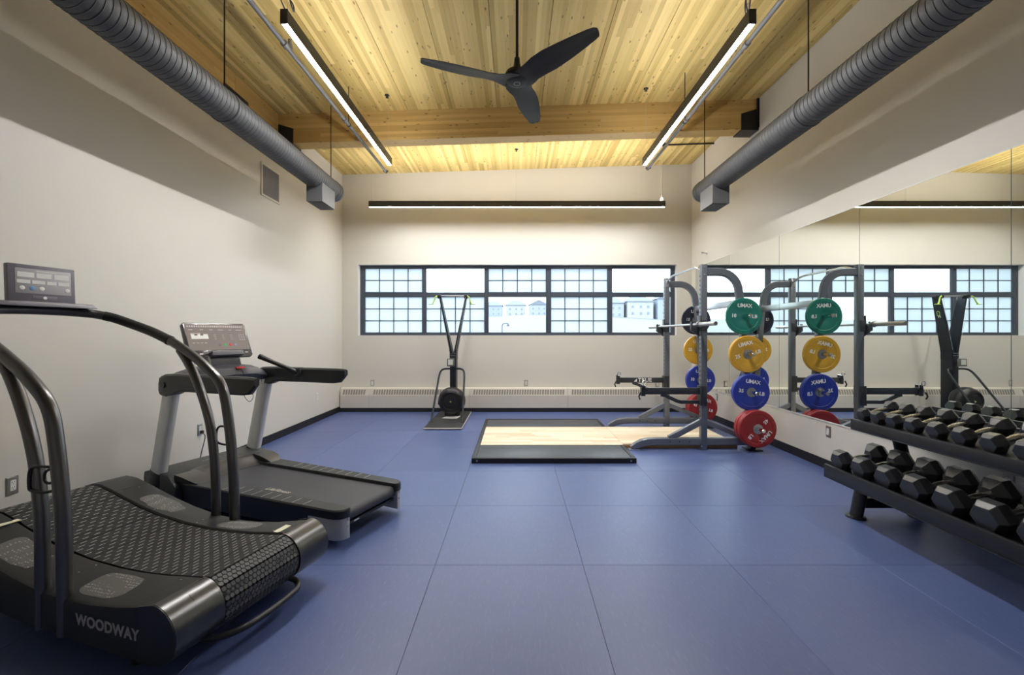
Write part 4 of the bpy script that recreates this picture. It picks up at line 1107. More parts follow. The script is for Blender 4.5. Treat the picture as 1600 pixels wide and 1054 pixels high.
# ================================================================== CURVED TREADMILL (manual)
# local frame: x = -l (l runs toward the console), y = s (away from the camera), z up
def P(l, s, z): return (-l, s, z)
M_COVER = mat('treadmill_cover', (0.012, 0.012, 0.013), 0.45, var=0.15, vscale=20, bump=0.1, bscale=250)
M_SIDE = mat('treadmill_side', (0.016, 0.017, 0.020), 0.42, var=0.1)
M_TUBE = mat('bronze_grey_tube', (0.15, 0.147, 0.150), 0.30, 0.9, rvar=0.05, vscale=15)
M_GRIP = mat('black_grip', (0.014, 0.014, 0.014), 0.55)
M_CAP = mat('brushed_dark_steel', (0.11, 0.11, 0.112), 0.30, 1.0, rvar=0.06, vscale=12, aniso=(1, 14, 1))
def speck_mat():
    m, nt, p = new_mat('speckled_foot_pad')
    tc = N(nt, 'ShaderNodeTexCoord')
    v = N(nt, 'ShaderNodeTexVoronoi', Scale=68.0); L(nt, tc.outputs['Object'], v.inputs['Vector'])
    v.inputs['Randomness'].default_value = 0.35
    mr = N(nt, 'ShaderNodeMapRange'); mr.inputs['From Min'].default_value = 0.16; mr.inputs['From Max'].default_value = 0.30; mr.inputs['To Min'].default_value = 1; mr.inputs['To Max'].default_value = 0
    L(nt, v.outputs['Distance'], mr.inputs['Value'])
    mx = N(nt, 'ShaderNodeMix', data_type='RGBA'); mx.inputs[6].default_value = (0.12, 0.117, 0.11, 1); mx.inputs[7].default_value = (0.42, 0.41, 0.38, 1)
    L(nt, mr.outputs[0], mx.inputs[0]); L(nt, mx.outputs[2], p.inputs['Base Color'])
    p.inputs['Roughness'].default_value = 0.6
    b = N(nt, 'ShaderNodeBump', Strength=0.5, Distance=0.002); L(nt, mr.outputs[0], b.inputs['Height']); L(nt, b.outputs['Normal'], p.inputs['Normal'])
    return m
M_PAD = speck_mat()
CT = thing('curved_treadmill', 'black curved manual treadmill with slatted belt and tall bent handrails', 'treadmill', (-1.308, 2.114, 0), R(-CT_ANGLE))
zi_tab = [(0.02, 0.338), (0.12, 0.328), (0.25, 0.313), (0.40, 0.303), (0.55, 0.300), (0.75, 0.308), (0.95, 0.330), (1.10, 0.358), (1.25, 0.396), (1.38, 0.432), (1.48, 0.455), (1.56, 0.457), (1.64, 0.435), (1.70, 0.37), (1.72, 0.29)]
zo_tab = [(0.02, 0.331), (0.12, 0.314), (0.25, 0.290), (0.40, 0.273), (0.55, 0.266), (0.75, 0.276), (0.95, 0.308), (1.10, 0.342), (1.25, 0.382), (1.38, 0.420), (1.48, 0.446), (1.56, 0.450), (1.64, 0.425), (1.70, 0.36), (1.72, 0.29)]
zb_tab = [(0.02, 0.089), (0.40, 0.098), (0.80, 0.113), (1.20, 0.14), (1.56, 0.18), (1.64, 0.20), (1.72, 0.27)]
ls = [0.02, 0.06, 0.12, 0.18, 0.25, 0.32, 0.40, 0.48, 0.55, 0.65, 0.75, 0.85, 0.95, 1.03, 1.10, 1.18, 1.25, 1.32, 1.38, 1.43, 1.48, 1.52, 1.56, 1.60, 1.64, 1.67, 1.70, 1.72]
SI, SO = 0.220, 0.428
def cover_z(l, s):
    t_ = min(max((abs(s)-SI)/(SO-0.012-SI), 0), 1)
    return interp(zi_tab, l)*(1-t_) + interp(zo_tab, l)*t_
DC, DR = (0.030, 0.213), 0.124         # rear drum cap centre (l,z) and radius
for sg in (-1, 1):
    g = G(); vs_ = []; k = 7
    for l in ls:
        zi, zo, zb = interp(zi_tab, l), interp(zo_tab, l), interp(zb_tab, l)
        for s, z in ((SI, zb), (SI, zi-0.008), (SI+0.008, zi), (SO-0.016, zo), (SO-0.004, zo-0.006), (SO, zo-0.020), (SO, zb)):
            vs_.append(P(l, sg*s, z))
    fs = []
    for i in range(len(ls)-1):
        for q in range(k): r2 = (q+1) % k; fs.append((i*k+q, i*k+r2, (i+1)*k+r2, (i+1)*k+q))
    fs.append(tuple(range(k))); fs.append(tuple((len(ls)-1)*k+q for q in range(k)))
    cov = g.add(vs_, fs).build('side_cover', M_COVER, CT, smooth=40)
    # rear drum cap: brushed half-round shell with a flat end
    a_ = [(90 + 180*i/20) for i in range(21)]
    # angles measured so that 90 = top, 180 = rear
    ring = [(DC[0] + DR*math.cos(R(a)), DC[1] + DR*math.sin(R(a))) for a in a_]
    vs_ = [P(l, sg*(SI-0.004), z) for l, z in ring] + [P(l, sg*(SO-0.003), z) for l, z in ring]
    n = len(ring); fs = [(i, i+1, n+i+1, n+i) for i in range(n-1)]
    fs += [tuple(range(n-1, -1, -1)), tuple(range(n, 2*n)), (n-1, 0, n, 2*n-1)]
    G().add(vs_, fs).build('drum_cap', M_CAP, CT, smooth=40)
    ring2 = [(DC[0] + (DR-0.002)*math.cos(R(a)), DC[1] + (DR-0.002)*math.sin(R(a))) for a in a_] + [(0.115, 0.089), (0.115, 0.315)]
    vs_ = [P(l, sg*(SO-0.003), z) for l, z in ring2] + [P(l, sg*(SO+0.0015), z) for l, z in ring2]
    n = len(ring2); fs = [(i, (i+1) % n, n+(i+1) % n, n+i) for i in range(n)] + [tuple(range(n-1, -1, -1)), tuple(range(n, 2*n))]
    G().add(vs_, fs).build('cap_end_plate', M_SIDE, CT, smooth=40)
    # foot pads
    for lc in (0.45, 1.075):
        hl, hs = 0.140, 0.070; sc_ = 0.318
        g = G(); top = []; nn = 28
        rows_ = 5
        for rr_ in range(rows_+1):
            f_ = rr_/rows_
            for q in range(nn):
                a = 2*PI*q/nn; c_, s_ = math.cos(a), math.sin(a)
                e = 0.55
                l = lc + hl*f_*math.copysign(abs(c_)**e, c_); s = sc_ + hs*f_*math.copysign(abs(s_)**e, s_)
                top.append(P(l, sg*s, cover_z(l, s) + (0.0024 if f_ < 0.99 else 0.0002)))
        fs = []
        for rr_ in range(rows_):
            for q in range(nn):
                r2 = (q+1) % nn; fs.append((rr_*nn+q, rr_*nn+r2, (rr_+1)*nn+r2, (rr_+1)*nn+q))
        g.add(top, fs).build('foot_pad', M_PAD, CT, smooth=60)
    # cover seams as thin raised strips, rivets
    for l in (0.115, 0.70, 1.36):
        pts = [P(l, sg*s, cover_z(l, s)+0.0004) for s in (SI+0.01, 0.28, 0.33, SO-0.018)]
        G().tube(pts, 0.0009, 4).build('cover_seam', M_BLACKP, cov)
    g = G()
    for l, s in ((0.69, 0.245), (0.69, 0.35), (0.71, 0.30), (0.125, 0.25), (1.34, 0.25), (1.34, 0.35), (1.03, 0.24)):
        z = cover_z(l, s); g.lathe([(0.0035, z), (0.0035, z+0.0018), (0, z+0.0022)], (-l, sg*s, 0), 'Z', 8)
    g.build('rivets', M_STEEL, cov)
G().box((-1.62, -SI+0.002, 0.12), (0.0, SI-0.002, 0.24)).build('inner_frame', M_BLACKP, CT, smooth=0)
for l in (0.25, 1.35):
    for s in (-0.33, 0.33):
        G().lathe([(0.0, 0.0), (0.035, 0.0), (0.035, 0.02), (0.014, 0.026), (0.014, 0.16), (0, 0.16)], (-l, s, 0), 'Z', 14).build('levelling_foot', M_BLACKP, CT)
lettering('WOODWAY', 0.064, CT, frame_M(P(0.297, -SO-0.0012, 0.196), (1,0,0), (0,0,1)), mat('grey_print_mark', (0.42, 0.42, 0.43), 0.45), extrude=0.0008, offset=0.0022, space=1.06)
# slatted belt
def slat_base(g, w, L_=0.420): g.box((-w/2, -L_/2, -0.018), (w/2, L_/2, 0.0)); return g
SP = 0.066; SW = 0.0625
M_SLAT = mat('belt_rubber', (0.009, 0.009, 0.010), 0.6, var=0.3, vscale=60, bump=0.2, bscale=300)
M_DASH = mat('painted_gap_glint', (0.75, 0.75, 0.73), 0.5)  # pale dashes painted for light glinting at the slat gaps
M_HEXP = mat('hex_tread_rubber', (0.080, 0.080, 0.090), 0.5, var=0.2, vscale=50)
gA = slat_base(G(), 0.0652).m(1)
for row, off in ((-0.0180, 0.0), (0.0150, 0.0215)):
    s = -0.206 + off*1.2
    while s < 0.195:
        gA.box((row-0.0011, s, 0.0), (row+0.0011, s+0.027, 0.0007)); s += 0.0515
slatA = gA.mesh('belt_slat', [M_SLAT, M_DASH], 0)
gB = slat_base(G(), 0.0600)
hx_r = 0.0131
gB.m(1)
rows_ = 3; dyh = hx_r*math.sqrt(3)
for r in range(rows_):
    x = (r-1)*hx_r*1.5*1.08
    nC = int(0.424/(dyh))
    for q in range(nC):
        y = -0.212 + dyh*0.5 + q*dyh + (dyh*0.5 if r % 2 else 0)
        if y > 0.206: continue
        rr_ = hx_r*0.90
        vs_ = [(x+rr_*math.cos(R(60*i)), y+rr_*math.sin(R(60*i)), 0.0) for i in range(6)] + [(x+rr_*0.93*math.cos(R(60*i)), y+rr_*0.93*math.sin(R(60*i)), 0.0028) for i in range(6)]
        fs = [tuple(range(6, 12))] + [(i, (i+1) % 6, 6+(i+1) % 6, 6+i) for i in range(6)]
        gB.add(vs_, fs)
slatB = gB.mesh('belt_slat', [M_SLAT, M_HEXP], 0)
# belt line: up around the drum then along the curved deck
BR = 0.120
line = [(0.032 + BR*math.cos(R(a)), 0.213 + BR*math.sin(R(a))) for a in range(215, 89, -3)]
line += [(l, interp(zi_tab, l)-0.006) for l in [0.06 + 0.02*i for i in range(77)]]
acc = 0.0; nxt = 0.0; slat_pos = []
for (l0, z0), (l1, z1) in zip(line, line[1:]):
    d = math.hypot(l1-l0, z1-z0)
    while nxt <= acc + d:
        t_ = (nxt-acc)/d; slat_pos.append((l0+(l1-l0)*t_, z0+(z1-z0)*t_, math.atan2(z1-z0, l1-l0))); nxt += SP
    acc += d
for l, z, a in slat_pos:
    if l > 1.58: continue
    on_drum = l < 0.012
    o = link('belt_slat', slatB if on_drum else slatA, CT, P(l, 0, z))
    o.rotation_euler = (0, a, 0)
    if on_drum and 0.13 < z < 0.30:
        for s in (-0.15, 0.15):
            lettering('WOODWAY', 0.026, o, frame_M((0.0, s, 0.0031), (0, 1, 0), (-1, 0, 0)), M_BLACKP, extrude=0.0004)
# handrails
side = [(0.593, 0.41, 0.10), (0.593, 0.41, 0.29), (0.603, 0.41, 0.55), (0.628, 0.41, 0.79), (0.664, 0.41, 0.99), (0.690, 0.411, 1.075), (0.728, 0.412, 1.132), (0.785, 0.412, 1.180), (0.88, 0.412, 1.246), (1.0, 0.412, 1.312), (1.148, 0.410, 1.383), (1.32, 0.402, 1.447), (1.446, 0.38, 1.490), (1.54, 0.33, 1.532), (1.60, 0.255, 1.556), (1.632, 0.14, 1.567)]
full = side + [(1.642, 0.0, 1.570)] + [(l, -s, z) for l, s, z in reversed(side)]
G().tube(smooth_path([P(*p) for p in full], 5), 0.0285, 16, up=(0.3, 1, 0.2)).build('handrail', M_TUBE, CT, smooth=60)
for sg in (-1, 1):
    br = [(0.745, 0.41, 0.10), (0.745, 0.41, 0.29), (0.752, 0.41, 0.55), (0.773, 0.41, 0.73), (0.805, 0.41, 0.88), (0.872, 0.41, 1.05), (0.966, 0.41, 1.215), (1.055, 0.411, 1.322)]
    G().tube(smooth_path([P(l, sg*s, z) for l, s, z in br], 5), 0.0265, 16, up=(0, 1, 0)).build('handrail_strut', M_TUBE, CT, smooth=60)
    gr = [(1.148, 0.410, 1.383), (1.24, 0.407, 1.418), (1.32, 0.402, 1.447), (1.446, 0.38, 1.490), (1.54, 0.33, 1.532), (1.575, 0.292, 1.547)]
    gp = smooth_path([P(l, sg*s, z) for l, s, z in gr], 5)
    G().tube(gp, 0.0303, 16, up=(0.3, 1, 0.2)).build('rubber_grip', M_GRIP, CT, smooth=60)
    G().tube([gp[0] + (gp[0]-gp[1]).normalized()*0.008, gp[0], gp[1]], 0.0325, 16, up=(0.3, 1, 0.2)).build('grip_collar', M_GRIP, CT, smooth=50)
    # bracket between the tubes
    zc = 0.78
    lo = [(0.640, 0.412, 0.83), (0.70, 0.432, 0.835), (0.755, 0.440, 0.83), (0.778, 0.440, 0.80), (0.780, 0.440, 0.745), (0.765, 0.440, 0.725), (0.70, 0.432, 0.72), (0.625, 0.412, 0.735)]
    G().tube(smooth_path([P(l, sg*s, z) for l, s, z in lo], 4), 0.0065, 8, up=(0, 1, 0)).build('bottle_clip', M_BLACKP, CT, smooth=60)
    lo = [(0.645, 0.425, 0.83), (0.68, 0.432, 0.815), (0.685, 0.435, 0.78), (0.665, 0.432, 0.765), (0.642, 0.425, 0.77)]
    G().tube(smooth_path([P(l, sg*s, z) for l, s, z in lo], 4), 0.006, 8, up=(0, 1, 0)).build('clip_hook', M_BLACKP, CT, smooth=60)
for l, s in ((0.085, 0.262), (1.36, -0.262)):
    z = cover_z(l, abs(s))
    G().box((-l-0.018, s-0.035, z+0.0006), (-l+0.018, s+0.055, z+0.004)).build('warning_label', mat('label_white', (0.85, 0.82, 0.62), 0.5), CT, smooth=0)
# rear lift bar
pts = [P(0.16, -0.30, 0.13), P(0.05, -0.285, 0.115), P(-0.06, -0.25, 0.100), P(-0.120, -0.16, 0.095), P(-0.138, -0.04, 0.095), P(-0.138, 0.09, 0.097), P(-0.130, 0.155, 0.102), P(-0.090, 0.19, 0.112), P(-0.04, 0.18, 0.13), P(0.04, 0.17, 0.15)]
G().tube(smooth_path(pts, 5), 0.0145, 12).build('lift_bar', M_SIDE, CT, smooth=60)
# console
M_CONS = mat('console_shell', (0.19, 0.18, 0.22), 0.4, var=0.05)
M_CFACE = mat('console_face', (0.50, 0.485, 0.515), 0.35)  # lamp reflection is put into this base colour, shell brightened likewise
M_LCD = mat('lcd_window', (0.90, 0.90, 0.88), 0.25)
cons = G().box((-0.018, -0.152, 0.0), (0.020, 0.152, 0.222)).build('console', M_CONS, CT, bevel=0.006, loc=P(1.623, 0.008, 1.612), rot=(0, R(-3), 0))
FX = 0.0205
G().box((FX-0.001, -0.122, 0.052), (FX+0.001, 0.130, 0.198)).build('display_face', M_CFACE, cons, bevel=0.004)
for y0, y1, z0, z1 in ((-0.113, -0.040, 0.146, 0.176), (-0.030, 0.038, 0.146, 0.176), (0.050, 0.120, 0.146, 0.176), (-0.115, -0.058, 0.110, 0.131), (-0.050, 0.008, 0.110, 0.131), (0.016, 0.060, 0.110, 0.131), (0.068, 0.122, 0.110, 0.131)):
    G().box((FX+0.0005, y0, z0), (FX+0.0022, y1, z1)).build('lcd_readout', M_LCD, cons, smooth=0)
for y, c_ in ((-0.094, M_LCD), (-0.050, mat('button_blue', (0.20, 0.42, 0.72), 0.4)), (-0.008, M_LCD), (0.110, M_LCD)):
    G().lathe([(0.0125, 0.0), (0.0125, 0.002), (0.010, 0.003), (0, 0.003)], (FX+0.001, y, 0.083), 'X', 18).build('button', c_, cons)
G().box((FX-0.001, -0.05, 0.018), (FX+0.0008, 0.062, 0.040)).build('badge_plate', M_CONS, cons, bevel=0.0005)
G().lathe([(0.009, 0), (0.009, 0.0012), (0, 0.0012)], (FX+0.0006, 0.006, 0.029), 'X', 16).build('round_badge', M_LCD, cons)
for z_, y_, w_ in ((0.184, -0.03, 0.09),):
    G().box((FX+0.0006, y_, z_), (FX+0.0014, y_+w_, z_+0.0045)).build('title_print', M_LCD, cons, smooth=0)
# console base wedge
g = G()
pl_ = [(-0.25, 1.55), (-0.15, 1.535), (0.0, 1.53), (0.15, 1.535), (0.25, 1.55), (0.20, 1.655), (0.0, 1.685), (-0.20, 1.655)]
vs_ = [P(l, s, 1.588) for s, l in pl_] + [P(l+0.012*(1 if l < 1.6 else -1), s*0.9, 1.615) for s, l in pl_]
n = len(pl_)
g.add(vs_, [tuple(range(n)), tuple(range(n, 2*n))] + [(i, (i+1) % n, n+(i+1) % n, n+i) for i in range(n)])
g.build('console_base', M_CONS, CT, bevel=0.004)

# ================================================================== MOTOR TREADMILL
M_DECKBLK = mat('deck_black', (0.020, 0.022, 0.024), 0.42, var=0.1)
M_SLATE = mat('hood_slate', (0.040, 0.046, 0.050), 0.42, var=0.05)
M_BRONZE = mat('cove_bronze_grey', (0.10, 0.094, 0.090), 0.34, 0.6, rvar=0.05, vscale=8)
M_SILVER = mat('silver_post', (0.70, 0.71, 0.715), 0.36, 0.12, var=0.03)
M_CAPGREY = mat('cap_light_grey', (0.55, 0.55, 0.56), 0.42, 0.1)
M_BELT = mat('running_belt', (0.046, 0.047, 0.057), 0.55, var=0.12, vscale=300, bump=0.35, bscale=420)
M_ARM = mat('arm_black', (0.024, 0.025, 0.026), 0.42, var=0.08)
TM = thing('motor_treadmill', 'black motorised treadmill with silver posts and a wide touch console', 'treadmill', (-1.0295, 3.137, 0.064), R(-TM_ANGLE))
TM.scale = (0.955, 0.955, 0.955)
def out_s(l): return 0.360 + 0.055*min(max(l/1.75, 0), 1)
# belt
prof = [(0.065, 0.165)] + [(0.065+0.045*math.cos(R(a)), 0.120+0.045*math.sin(R(a))) for a in range(100, 271, 17)] + [(1.76, 0.075), (1.76, 0.165)]
G().prism([(-l, z) for l, z in prof], -0.262, 0.262, 'Y').build('running_belt', M_BELT, TM, smooth=30)
G().box((-1.70, -0.30, -0.01), (-0.14, 0.30, 0.074)).build('deck_frame', M_BLACKP, TM, smooth=0)
G().box((-0.075, -0.255, 0.052), (-0.035, 0.255, 0.072)).build('rear_guard', M_BLACKP, TM, smooth=0)
G().box((-0.036, -0.19, 0.056), (-0.0345, -0.14, 0.066)).build('rear_sticker', M_WHITEP, TM, smooth=0)
for sg in (-1, 1):
    inner = 0.250
    plan = [(0.012, inner), (0.0, inner+0.015), (0.0, 0.285), (0.008, 0.315), (0.028, 0.340), (0.062, 0.356), (0.11, 0.361), (1.72, out_s(1.72)), (1.72, inner)]
    def top_z(l): return 0.190 if l > 0.001 else 0.188
    g = G(); n = len(plan)
    vs_ = [P(l, sg*s, 0.128) for l, s in plan] + [P(l, sg*s, 0.182) for l, s in plan] + [P(l+(0.006 if l < 0.5 else 0), sg*(s-0.008 if s > 0.27 else s+0.004), 0.191) for l, s in plan]
    fs = [tuple(range(n)), tuple(range(2*n, 3*n))]
    for b in (0, n):
        for i in range(n): j = (i+1) % n; fs.append((b+i, b+j, b+n+j, b+n+i))
    rail = g.add(vs_, fs).build('side_rail', M_DECKBLK, TM, smooth=40)
    pc = [(0.004, inner+0.015), (0.004, 0.282), (0.012, 0.311), (0.032, 0.336), (0.065, 0.352), (0.11, 0.357), (0.30, 0.364), (0.30, inner+0.03)]
    n = len(pc)
    vs_ = [P(l, sg*s, -0.022) for l, s in pc] + [P(l, sg*s, 0.127) for l, s in pc]
    G().add(vs_, [tuple(range(n)), tuple(range(n, 2*n))] + [(i, (i+1) % n, n+(i+1) % n, n+i) for i in range(n)]).build('end_cap', M_CAPGREY, TM, smooth=40, bevel=0.003)
    for z in (0.115, 0.065):
        G().lathe([(0.008, -0.001), (0.008, 0.005), (0, 0.005)], (-0.004, sg*0.285, z), 'X', 8).build('cap_bolt', M_STEEL, TM)
    plan2 = [(0.30, inner+0.03), (0.30, 0.335), (1.72, out_s(1.72)-0.012), (1.72, inner+0.03)]
    vs_ = [P(l, sg*s, 0.01) for l, s in plan2] + [P(l, sg*s, 0.127) for l, s in plan2]
    G().add(vs_, [(0,1,2,3),(7,6,5,4)] + [(i, (i+1) % 4, 4+(i+1) % 4, 4+i) for i in range(4)]).build('side_skirt', M_BLACKP, TM, smooth=0)
    G().lathe([(0.0, -0.067), (0.028, -0.067), (0.028, -0.052), (0.012, -0.047), (0.012, 0.06), (0, 0.06)], (-0.32, sg*0.295, 0), 'Z', 12).build('levelling_foot', M_BLACKP, TM)
    G().lathe([(0.0, -0.067), (0.028, -0.067), (0.028, -0.052), (0.012, -0.047), (0.012, 0.07), (0, 0.07)], (-1.90, sg*0.33, 0), 'Z', 12).build('levelling_foot', M_BLACKP, TM)
    for k in range(9):
        l = 0.36 + k*0.105
        G().bar(P(l, sg*0.272, 0.1913), P(l+0.012*0, sg*(out_s(l)-0.018), 0.1913), 0.0035, 0.0012).build('grip_line', M_CAPGREY, rail, smooth=0)
    # flared wing where the hood meets the rail
    pr = [(1.50, 0.188), (1.53, 0.202), (1.58, 0.226), (1.64, 0.243), (1.72, 0.252), (1.74, 0.252), (1.74, 0.186)]
    n = len(pr)
    def wing_s(l, o): return (0.262 + 0.02*max(0, (1.60-l)/0.1)) if o == 0 else out_s(l)+0.012 - 0.05*max(0, (1.62-l)/0.12)**2
    vs_ = [P(l, sg*wing_s(l, 0), z) for l, z in pr] + [P(l, sg*wing_s(l, 1), z) for l, z in pr]
    G().add(vs_, [tuple(range(n)), tuple(range(n, 2*n))] + [(i, (i+1) % n, n+(i+1) % n, n+i) for i in range(n)]).build('hood_wing', M_BRONZE, TM, smooth=50)
    # post
    b0, b1 = Vector(P(1.965, sg*0.425, 0.20)), Vector(P(1.765, sg*0.425, 0.99))
    dpt, wid = 0.078, 0.040
    sec = [(wid*math.copysign(abs(math.cos(a))**0.6, math.cos(a)), dpt*math.copysign(abs(math.sin(a))**0.75, math.sin(a))) for a in [2*PI*i/24 for i in range(24)]]
    G().sweep([b0, b1], sec, up=(1, 0, 0)).build('post', M_SILVER, TM, smooth=50)
    c1 = b0 + (b1-b0)*0.075
    G().sweep([b0 - (b1-b0)*0.15, c1], [(a*1.10, b*1.07) for a, b in sec], up=(1, 0, 0)).build('post_collar', M_BLACKP, TM, smooth=50)
    # handrail arm
    st = [(1.875, 0.945, 1.030, 0.395, 0.470), (1.85, 0.915, 1.075, 0.39, 0.476), (1.78, 0.910, 1.096, 0.385, 0.480), (1.68, 0.930, 1.100, 0.388, 0.478), (1.60, 0.958, 1.101, 0.392, 0.474), (1.20, 0.963, 1.102, 0.398, 0.470), (0.86, 0.966, 1.104, 0.405, 0.468), (0.79, 0.975, 1.104, 0.410, 0.466), (0.725, 1.035, 1.098, 0.420, 0.462)]
    secs_ = []
    g = G(); vs_ = []; kk = 8
    for l, z0, z1, s0, s1 in st:
        c_ = 0.014
        for s, z in ((s0+c_, z0), (s1-c_, z0), (s1, z0+c_), (s1, z1-c_), (s1-c_, z1), (s0+c_, z1), (s0, z1-c_), (s0, z0+c_)):
            vs_.append(P(l, sg*s, z))
    fs = []
    for i in range(len(st)-1):
        for q in range(kk): r2 = (q+1) % kk; fs.append((i*kk+q, i*kk+r2, (i+1)*kk+r2, (i+1)*kk+q))
    fs += [tuple(range(kk)), tuple((len(st)-1)*kk+q for q in range(kk))]
    arm = g.add(vs_, fs).build('handrail_arm', M_ARM, TM, smooth=35)
    G().lathe([(0.026, 0), (0.026, 0.003), (0.022, 0.004), (0, 0.004)], (-1.79, 0, 1.005), 'Y', 20).build('arm_badge', M_BLACKP, arm, loc=(0, sg*0.482 - (0.004 if sg < 0 else 0), 0))
    # grip bar
    gp = [P(1.30, sg*0.40, 1.055), P(1.40, sg*0.352, 1.105), P(1.50, sg*0.298, 1.155), P(1.60, sg*0.250, 1.205)]
    G().tube(gp, [0.026, 0.021, 0.020, 0.025], 12, up=(0,0,1)).build('grip_bar', M_ARM, TM, smooth=50)
    G().tube([P(1.598, sg*0.251, 1.204), P(1.62, sg*0.240, 1.215)], 0.027, 12).build('grip_end', M_BLACKP, TM, bevel=0.004)
    G().bar(P(1.34, sg*0.415, 1.05), P(1.24, sg*0.40, 1.075), 0.05, 0.07).build('grip_mount', M_ARM, TM, bevel=0.010)
# motor hood
hp = [(1.68, -0.02), (1.68, 0.168), (1.775, 0.238), (1.80, 0.248), (1.86, 0.254), (2.06, 0.258), (2.11, 0.245), (2.14, 0.20), (2.15, -0.02)]
hw = lambda l: 0.455 if l < 2.12 else 0.44
n = len(hp); vs_ = [P(l, -hw(l), z) for l, z in hp] + [P(l, hw(l), z) for l, z in hp]
hood = G().add(vs_, [tuple(range(n)), tuple(range(n, 2*n))] + [(i, (i+1) % n, n+(i+1) % n, n+i) for i in range(n)]).build('motor_hood', M_SLATE, TM, smooth=30, bevel=0.008)
cv = [(1.635, 0.1665), (1.650, 0.172), (1.70, 0.196), (1.745, 0.226), (1.785, 0.2525), (1.80, 0.2535), (1.80, 0.20), (1.64, 0.150)]
vs_ = []
for s in [-0.30, -0.26, -0.18, 0, 0.18, 0.26, 0.30]:
    sh_ = 0.0 if abs(s) < 0.2 else -0.05*(abs(s)-0.2)/0.1
    for l, z in cv: vs_.append(P(l+sh_, s, z))
n = len(cv); fs = []
for i in range(6):
    for q in range(n): r2 = (q+1) % n; fs.append((i*n+q, i*n+r2, (i+1)*n+r2, (i+1)*n+q))
fs += [tuple(range(n)), tuple(6*n+q for q in range(n))]
G().add(vs_, fs).build('hood_cove', M_BRONZE, TM, smooth=50)
lettering('LifeFitness', 0.055, hood, frame_M(P(1.93, 0.02, 0.2578), (0, 1, 0), (-1, 0, 0)), mat('hood_print', (0.55, 0.57, 0.58), 0.5), extrude=0.0006, shear=0.3)
lettering('LifeFitness', 0.062, TM, frame_M(P(0.84, -0.175, 0.1652), (1, 0.02, 0), (-0.02, 1, 0)), mat('belt_print', (0.42, 0.39, 0.33), 0.6), extrude=0.0004, shear=0.35, offset=0.001)
# dashboard between the posts
ds = [(-0.40, 0.965, 1.06), (-0.34, 0.975, 1.10), (-0.22, 0.985, 1.135), (0.0, 0.99, 1.15), (0.22, 0.985, 1.135), (0.34, 0.975, 1.10), (0.40, 0.965, 1.06)]
vs_ = []; kk = 8
for s, z0, z1 in ds:
    m_ = (z0+z1)/2; lb = 1.60 + 0.10*(abs(s)/0.4)**2
    for l, z in ((1.95, z0+0.02), (1.80, z0), (lb+0.05, z0+0.008), (lb, m_-0.01), (lb+0.02, z1-0.03), (lb+0.09, z1-0.004), (1.86, z1), (1.95, z1-0.03)):
        vs_.append(P(l, s, z))
fs = []
for i in range(len(ds)-1):
    for q in range(kk): r2 = (q+1) % kk; fs.append((i*kk+q, i*kk+r2, (i+1)*kk+r2, (i+1)*kk+q))
fs += [tuple(range(kk)), tuple((len(ds)-1)*kk+q for q in range(kk))]
M_DASHB = mat('dashboard_plastic', (0.050, 0.050, 0.062), 0.38, var=0.05)
dash = G().add(vs_, fs).build('dashboard', M_DASHB, TM, smooth=50)
G().cbox(P(1.612, 0.045, 1.118), (0.02, 0.075, 0.018)).build('stop_key', mat('stop_red', (0.65, 0.06, 0.05), 0.4), TM, bevel=0.003)
pts = [P(1.60, 0.045, 1.11), P(1.57, 0.05, 1.06), P(1.565, 0.052, 1.0), P(1.575, 0.05, 0.95), P(1.57, 0.045, 0.90), P(1.56, 0.06, 0.84), P(1.56, 0.10, 0.80), P(1.565, 0.14, 0.835), P(1.575, 0.13, 0.90), P(1.58, 0.09, 0.955)]
G().tube(smooth_path(pts, 5), 0.0028, 6, up=(1, 0, 0.1)).build('safety_cord', M_BLACKP, TM, smooth=60)
# console screen
M_TMS = mat('console_gloss', (0.075, 0.068, 0.070), 0.22, coat=0.3)
tilt = math.atan2(0.125, 0.31)
cp = G().prism([(-0.29+0.02, 0.0), (0.29-0.02, 0.0), (0.29, 0.02), (0.285, 0.325), (0.27, 0.345), (-0.27, 0.345), (-0.285, 0.325), (-0.29, 0.02)], -0.02, 0.018, 'X').build('console_screen', M_TMS, TM, bevel=0.006, loc=P(1.785, 0.0, 1.205), rot=(0, -tilt, 0))
FX = 0.0185
G().prism([(-0.272, 0.075), (0.272, 0.075), (0.268, 0.328), (-0.268, 0.328)], FX-0.001, FX+0.0006, 'X').build('screen_glass', mat('console_display', (0.26, 0.228, 0.228), 0.18, coat=0.5), cp, smooth=0)
M_UI = mat('ui_print', (0.62, 0.58, 0.58), 0.4)
g = G()
for k in range(26):
    y = -0.252 + k*0.0196
    g.box((FX+0.0004, y, 0.300), (FX+0.0014, y+0.012, 0.316))
o = g.build('program_led_row', M_UI, cp, smooth=0)
for y0, y1, z0, z1, m_ in ((-0.235, -0.09, 0.185, 0.232, M_LCD),):
    G().box((FX+0.0004, y0, z0), (FX+0.0012, y1, z1)).build('graph_display', m_, cp, smooth=0)
    G().box((FX+0.0013, y0+0.03, z1-0.014), (FX+0.0018, y0+0.055, z1)).box((FX+0.0013, y0+0.08, z1-0.014), (FX+0.0018, y0+0.105, z1)).build('graph_gap', mat('ui_dark', (0.12, 0.10, 0.10), 0.4), cp, smooth=0)
for yc_, zc_, rr_ in ((-0.03, 0.205, 0.018), (0.045, 0.205, 0.018), (0.12, 0.205, 0.018)):
    for dz in (-0.02, 0.0, 0.02):
        g = G(); seg = 14
        ring = [(FX+0.0008, yc_+0.011*math.cos(2*PI*q/seg), zc_+dz+0.006*math.sin(2*PI*q/seg)) for q in range(seg)]
        g.tube(ring, 0.0009, 4, up=(1,0,0), closed=True).build('key_outline', M_UI, cp)
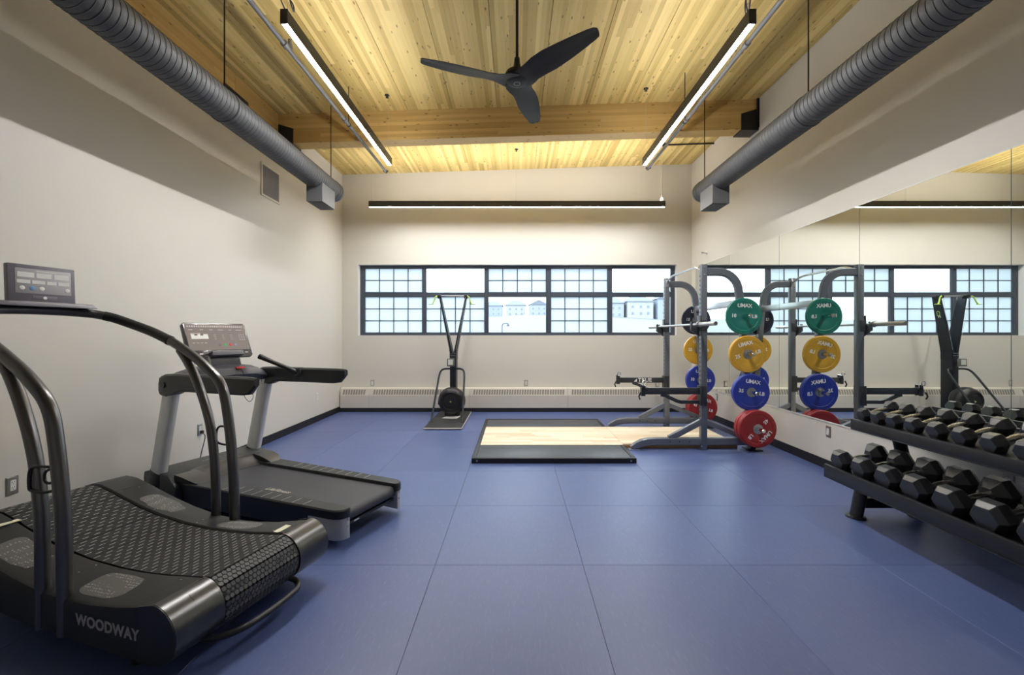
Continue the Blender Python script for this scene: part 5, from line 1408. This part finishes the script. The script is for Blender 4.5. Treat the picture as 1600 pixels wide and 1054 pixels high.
for y, c_ in ((0.045, (0.06, 0.45, 0.12)), (0.095, (0.70, 0.05, 0.06)), (0.143, (0.30, 0.26, 0.45)), (0.0, (0.16, 0.14, 0.14))):
    G().lathe([(0.0125, 0.0), (0.0125, 0.0016), (0, 0.002)], (FX+0.0004, y, 0.125), 'X', 16).build('round_key', mat('key_%d' % int(y*1000), c_, 0.4), cp)
g = G()
for i in range(3):
    for j in range(4): g.box((FX+0.0004, 0.195+i*0.021, 0.172+j*0.018), (FX+0.0011, 0.205+i*0.021, 0.177+j*0.018))
g.build('keypad_print', M_UI, cp, smooth=0)
g = G()
for k, (y, w_) in enumerate(((-0.245, 0.035), (-0.15, 0.03), (-0.065, 0.028), (0.01, 0.05), (0.11, 0.025), (0.18, 0.06))): g.box((FX+0.0004, y, 0.272), (FX+0.0010, y+w_, 0.277))
for k in range(4): g.box((FX+0.0004, -0.235+0.034*k, 0.145), (FX+0.0010, -0.215+0.034*k, 0.149))
g.box((FX+0.0004, -0.235, 0.236), (FX+0.0010, -0.15, 0.241))
g.build('caption_print', M_UI, cp, smooth=0)
G().box((FX+0.0, -0.20, 0.035), (FX+0.0012, -0.17, 0.048)).box((FX, 0.215, 0.04), (FX+0.0012, 0.245, 0.05)).build('corner_print', M_UI, cp, smooth=0)
tray_ = G().prism([(-0.15, 0.0), (0.15, 0.0), (0.14, 0.045), (-0.14, 0.045)], 0.0, 0.055, 'X')
tray_.build('reading_ledge', mat('ledge_plastic', (0.12, 0.115, 0.14), 0.4), cp, bevel=0.006, loc=(FX, 0.02, 0.005))
G().sweep([P(1.77, 0, 1.13), P(1.80, 0, 1.22)], [(-0.17, -0.03), (0.17, -0.03), (0.15, 0.03), (-0.15, 0.03)], up=(1,0,0)).build('console_neck', M_DASHB, TM, bevel=0.006)

# ---- treadmill power cord
pc_ = thing('power_cord', 'black power cord plugged into the wall behind the motor treadmill', 'cord', (XL+0.01, 4.40, 0.42))
G().box((0.0, -0.014, -0.016), (0.026, 0.014, 0.016)).build('plug', M_BLACKP, pc_, bevel=0.004)
G().tube(smooth_path([(0.024, 0, -0.012), (0.045, 0.0, -0.04), (0.040, -0.005, -0.10), (0.03, -0.03, -0.20), (0.04, -0.08, -0.32), (0.08, -0.14, -0.40), (0.11, -0.20, -0.412)], 5), 0.0045, 8).build('cable', M_BLACKP, pc_, smooth=60)
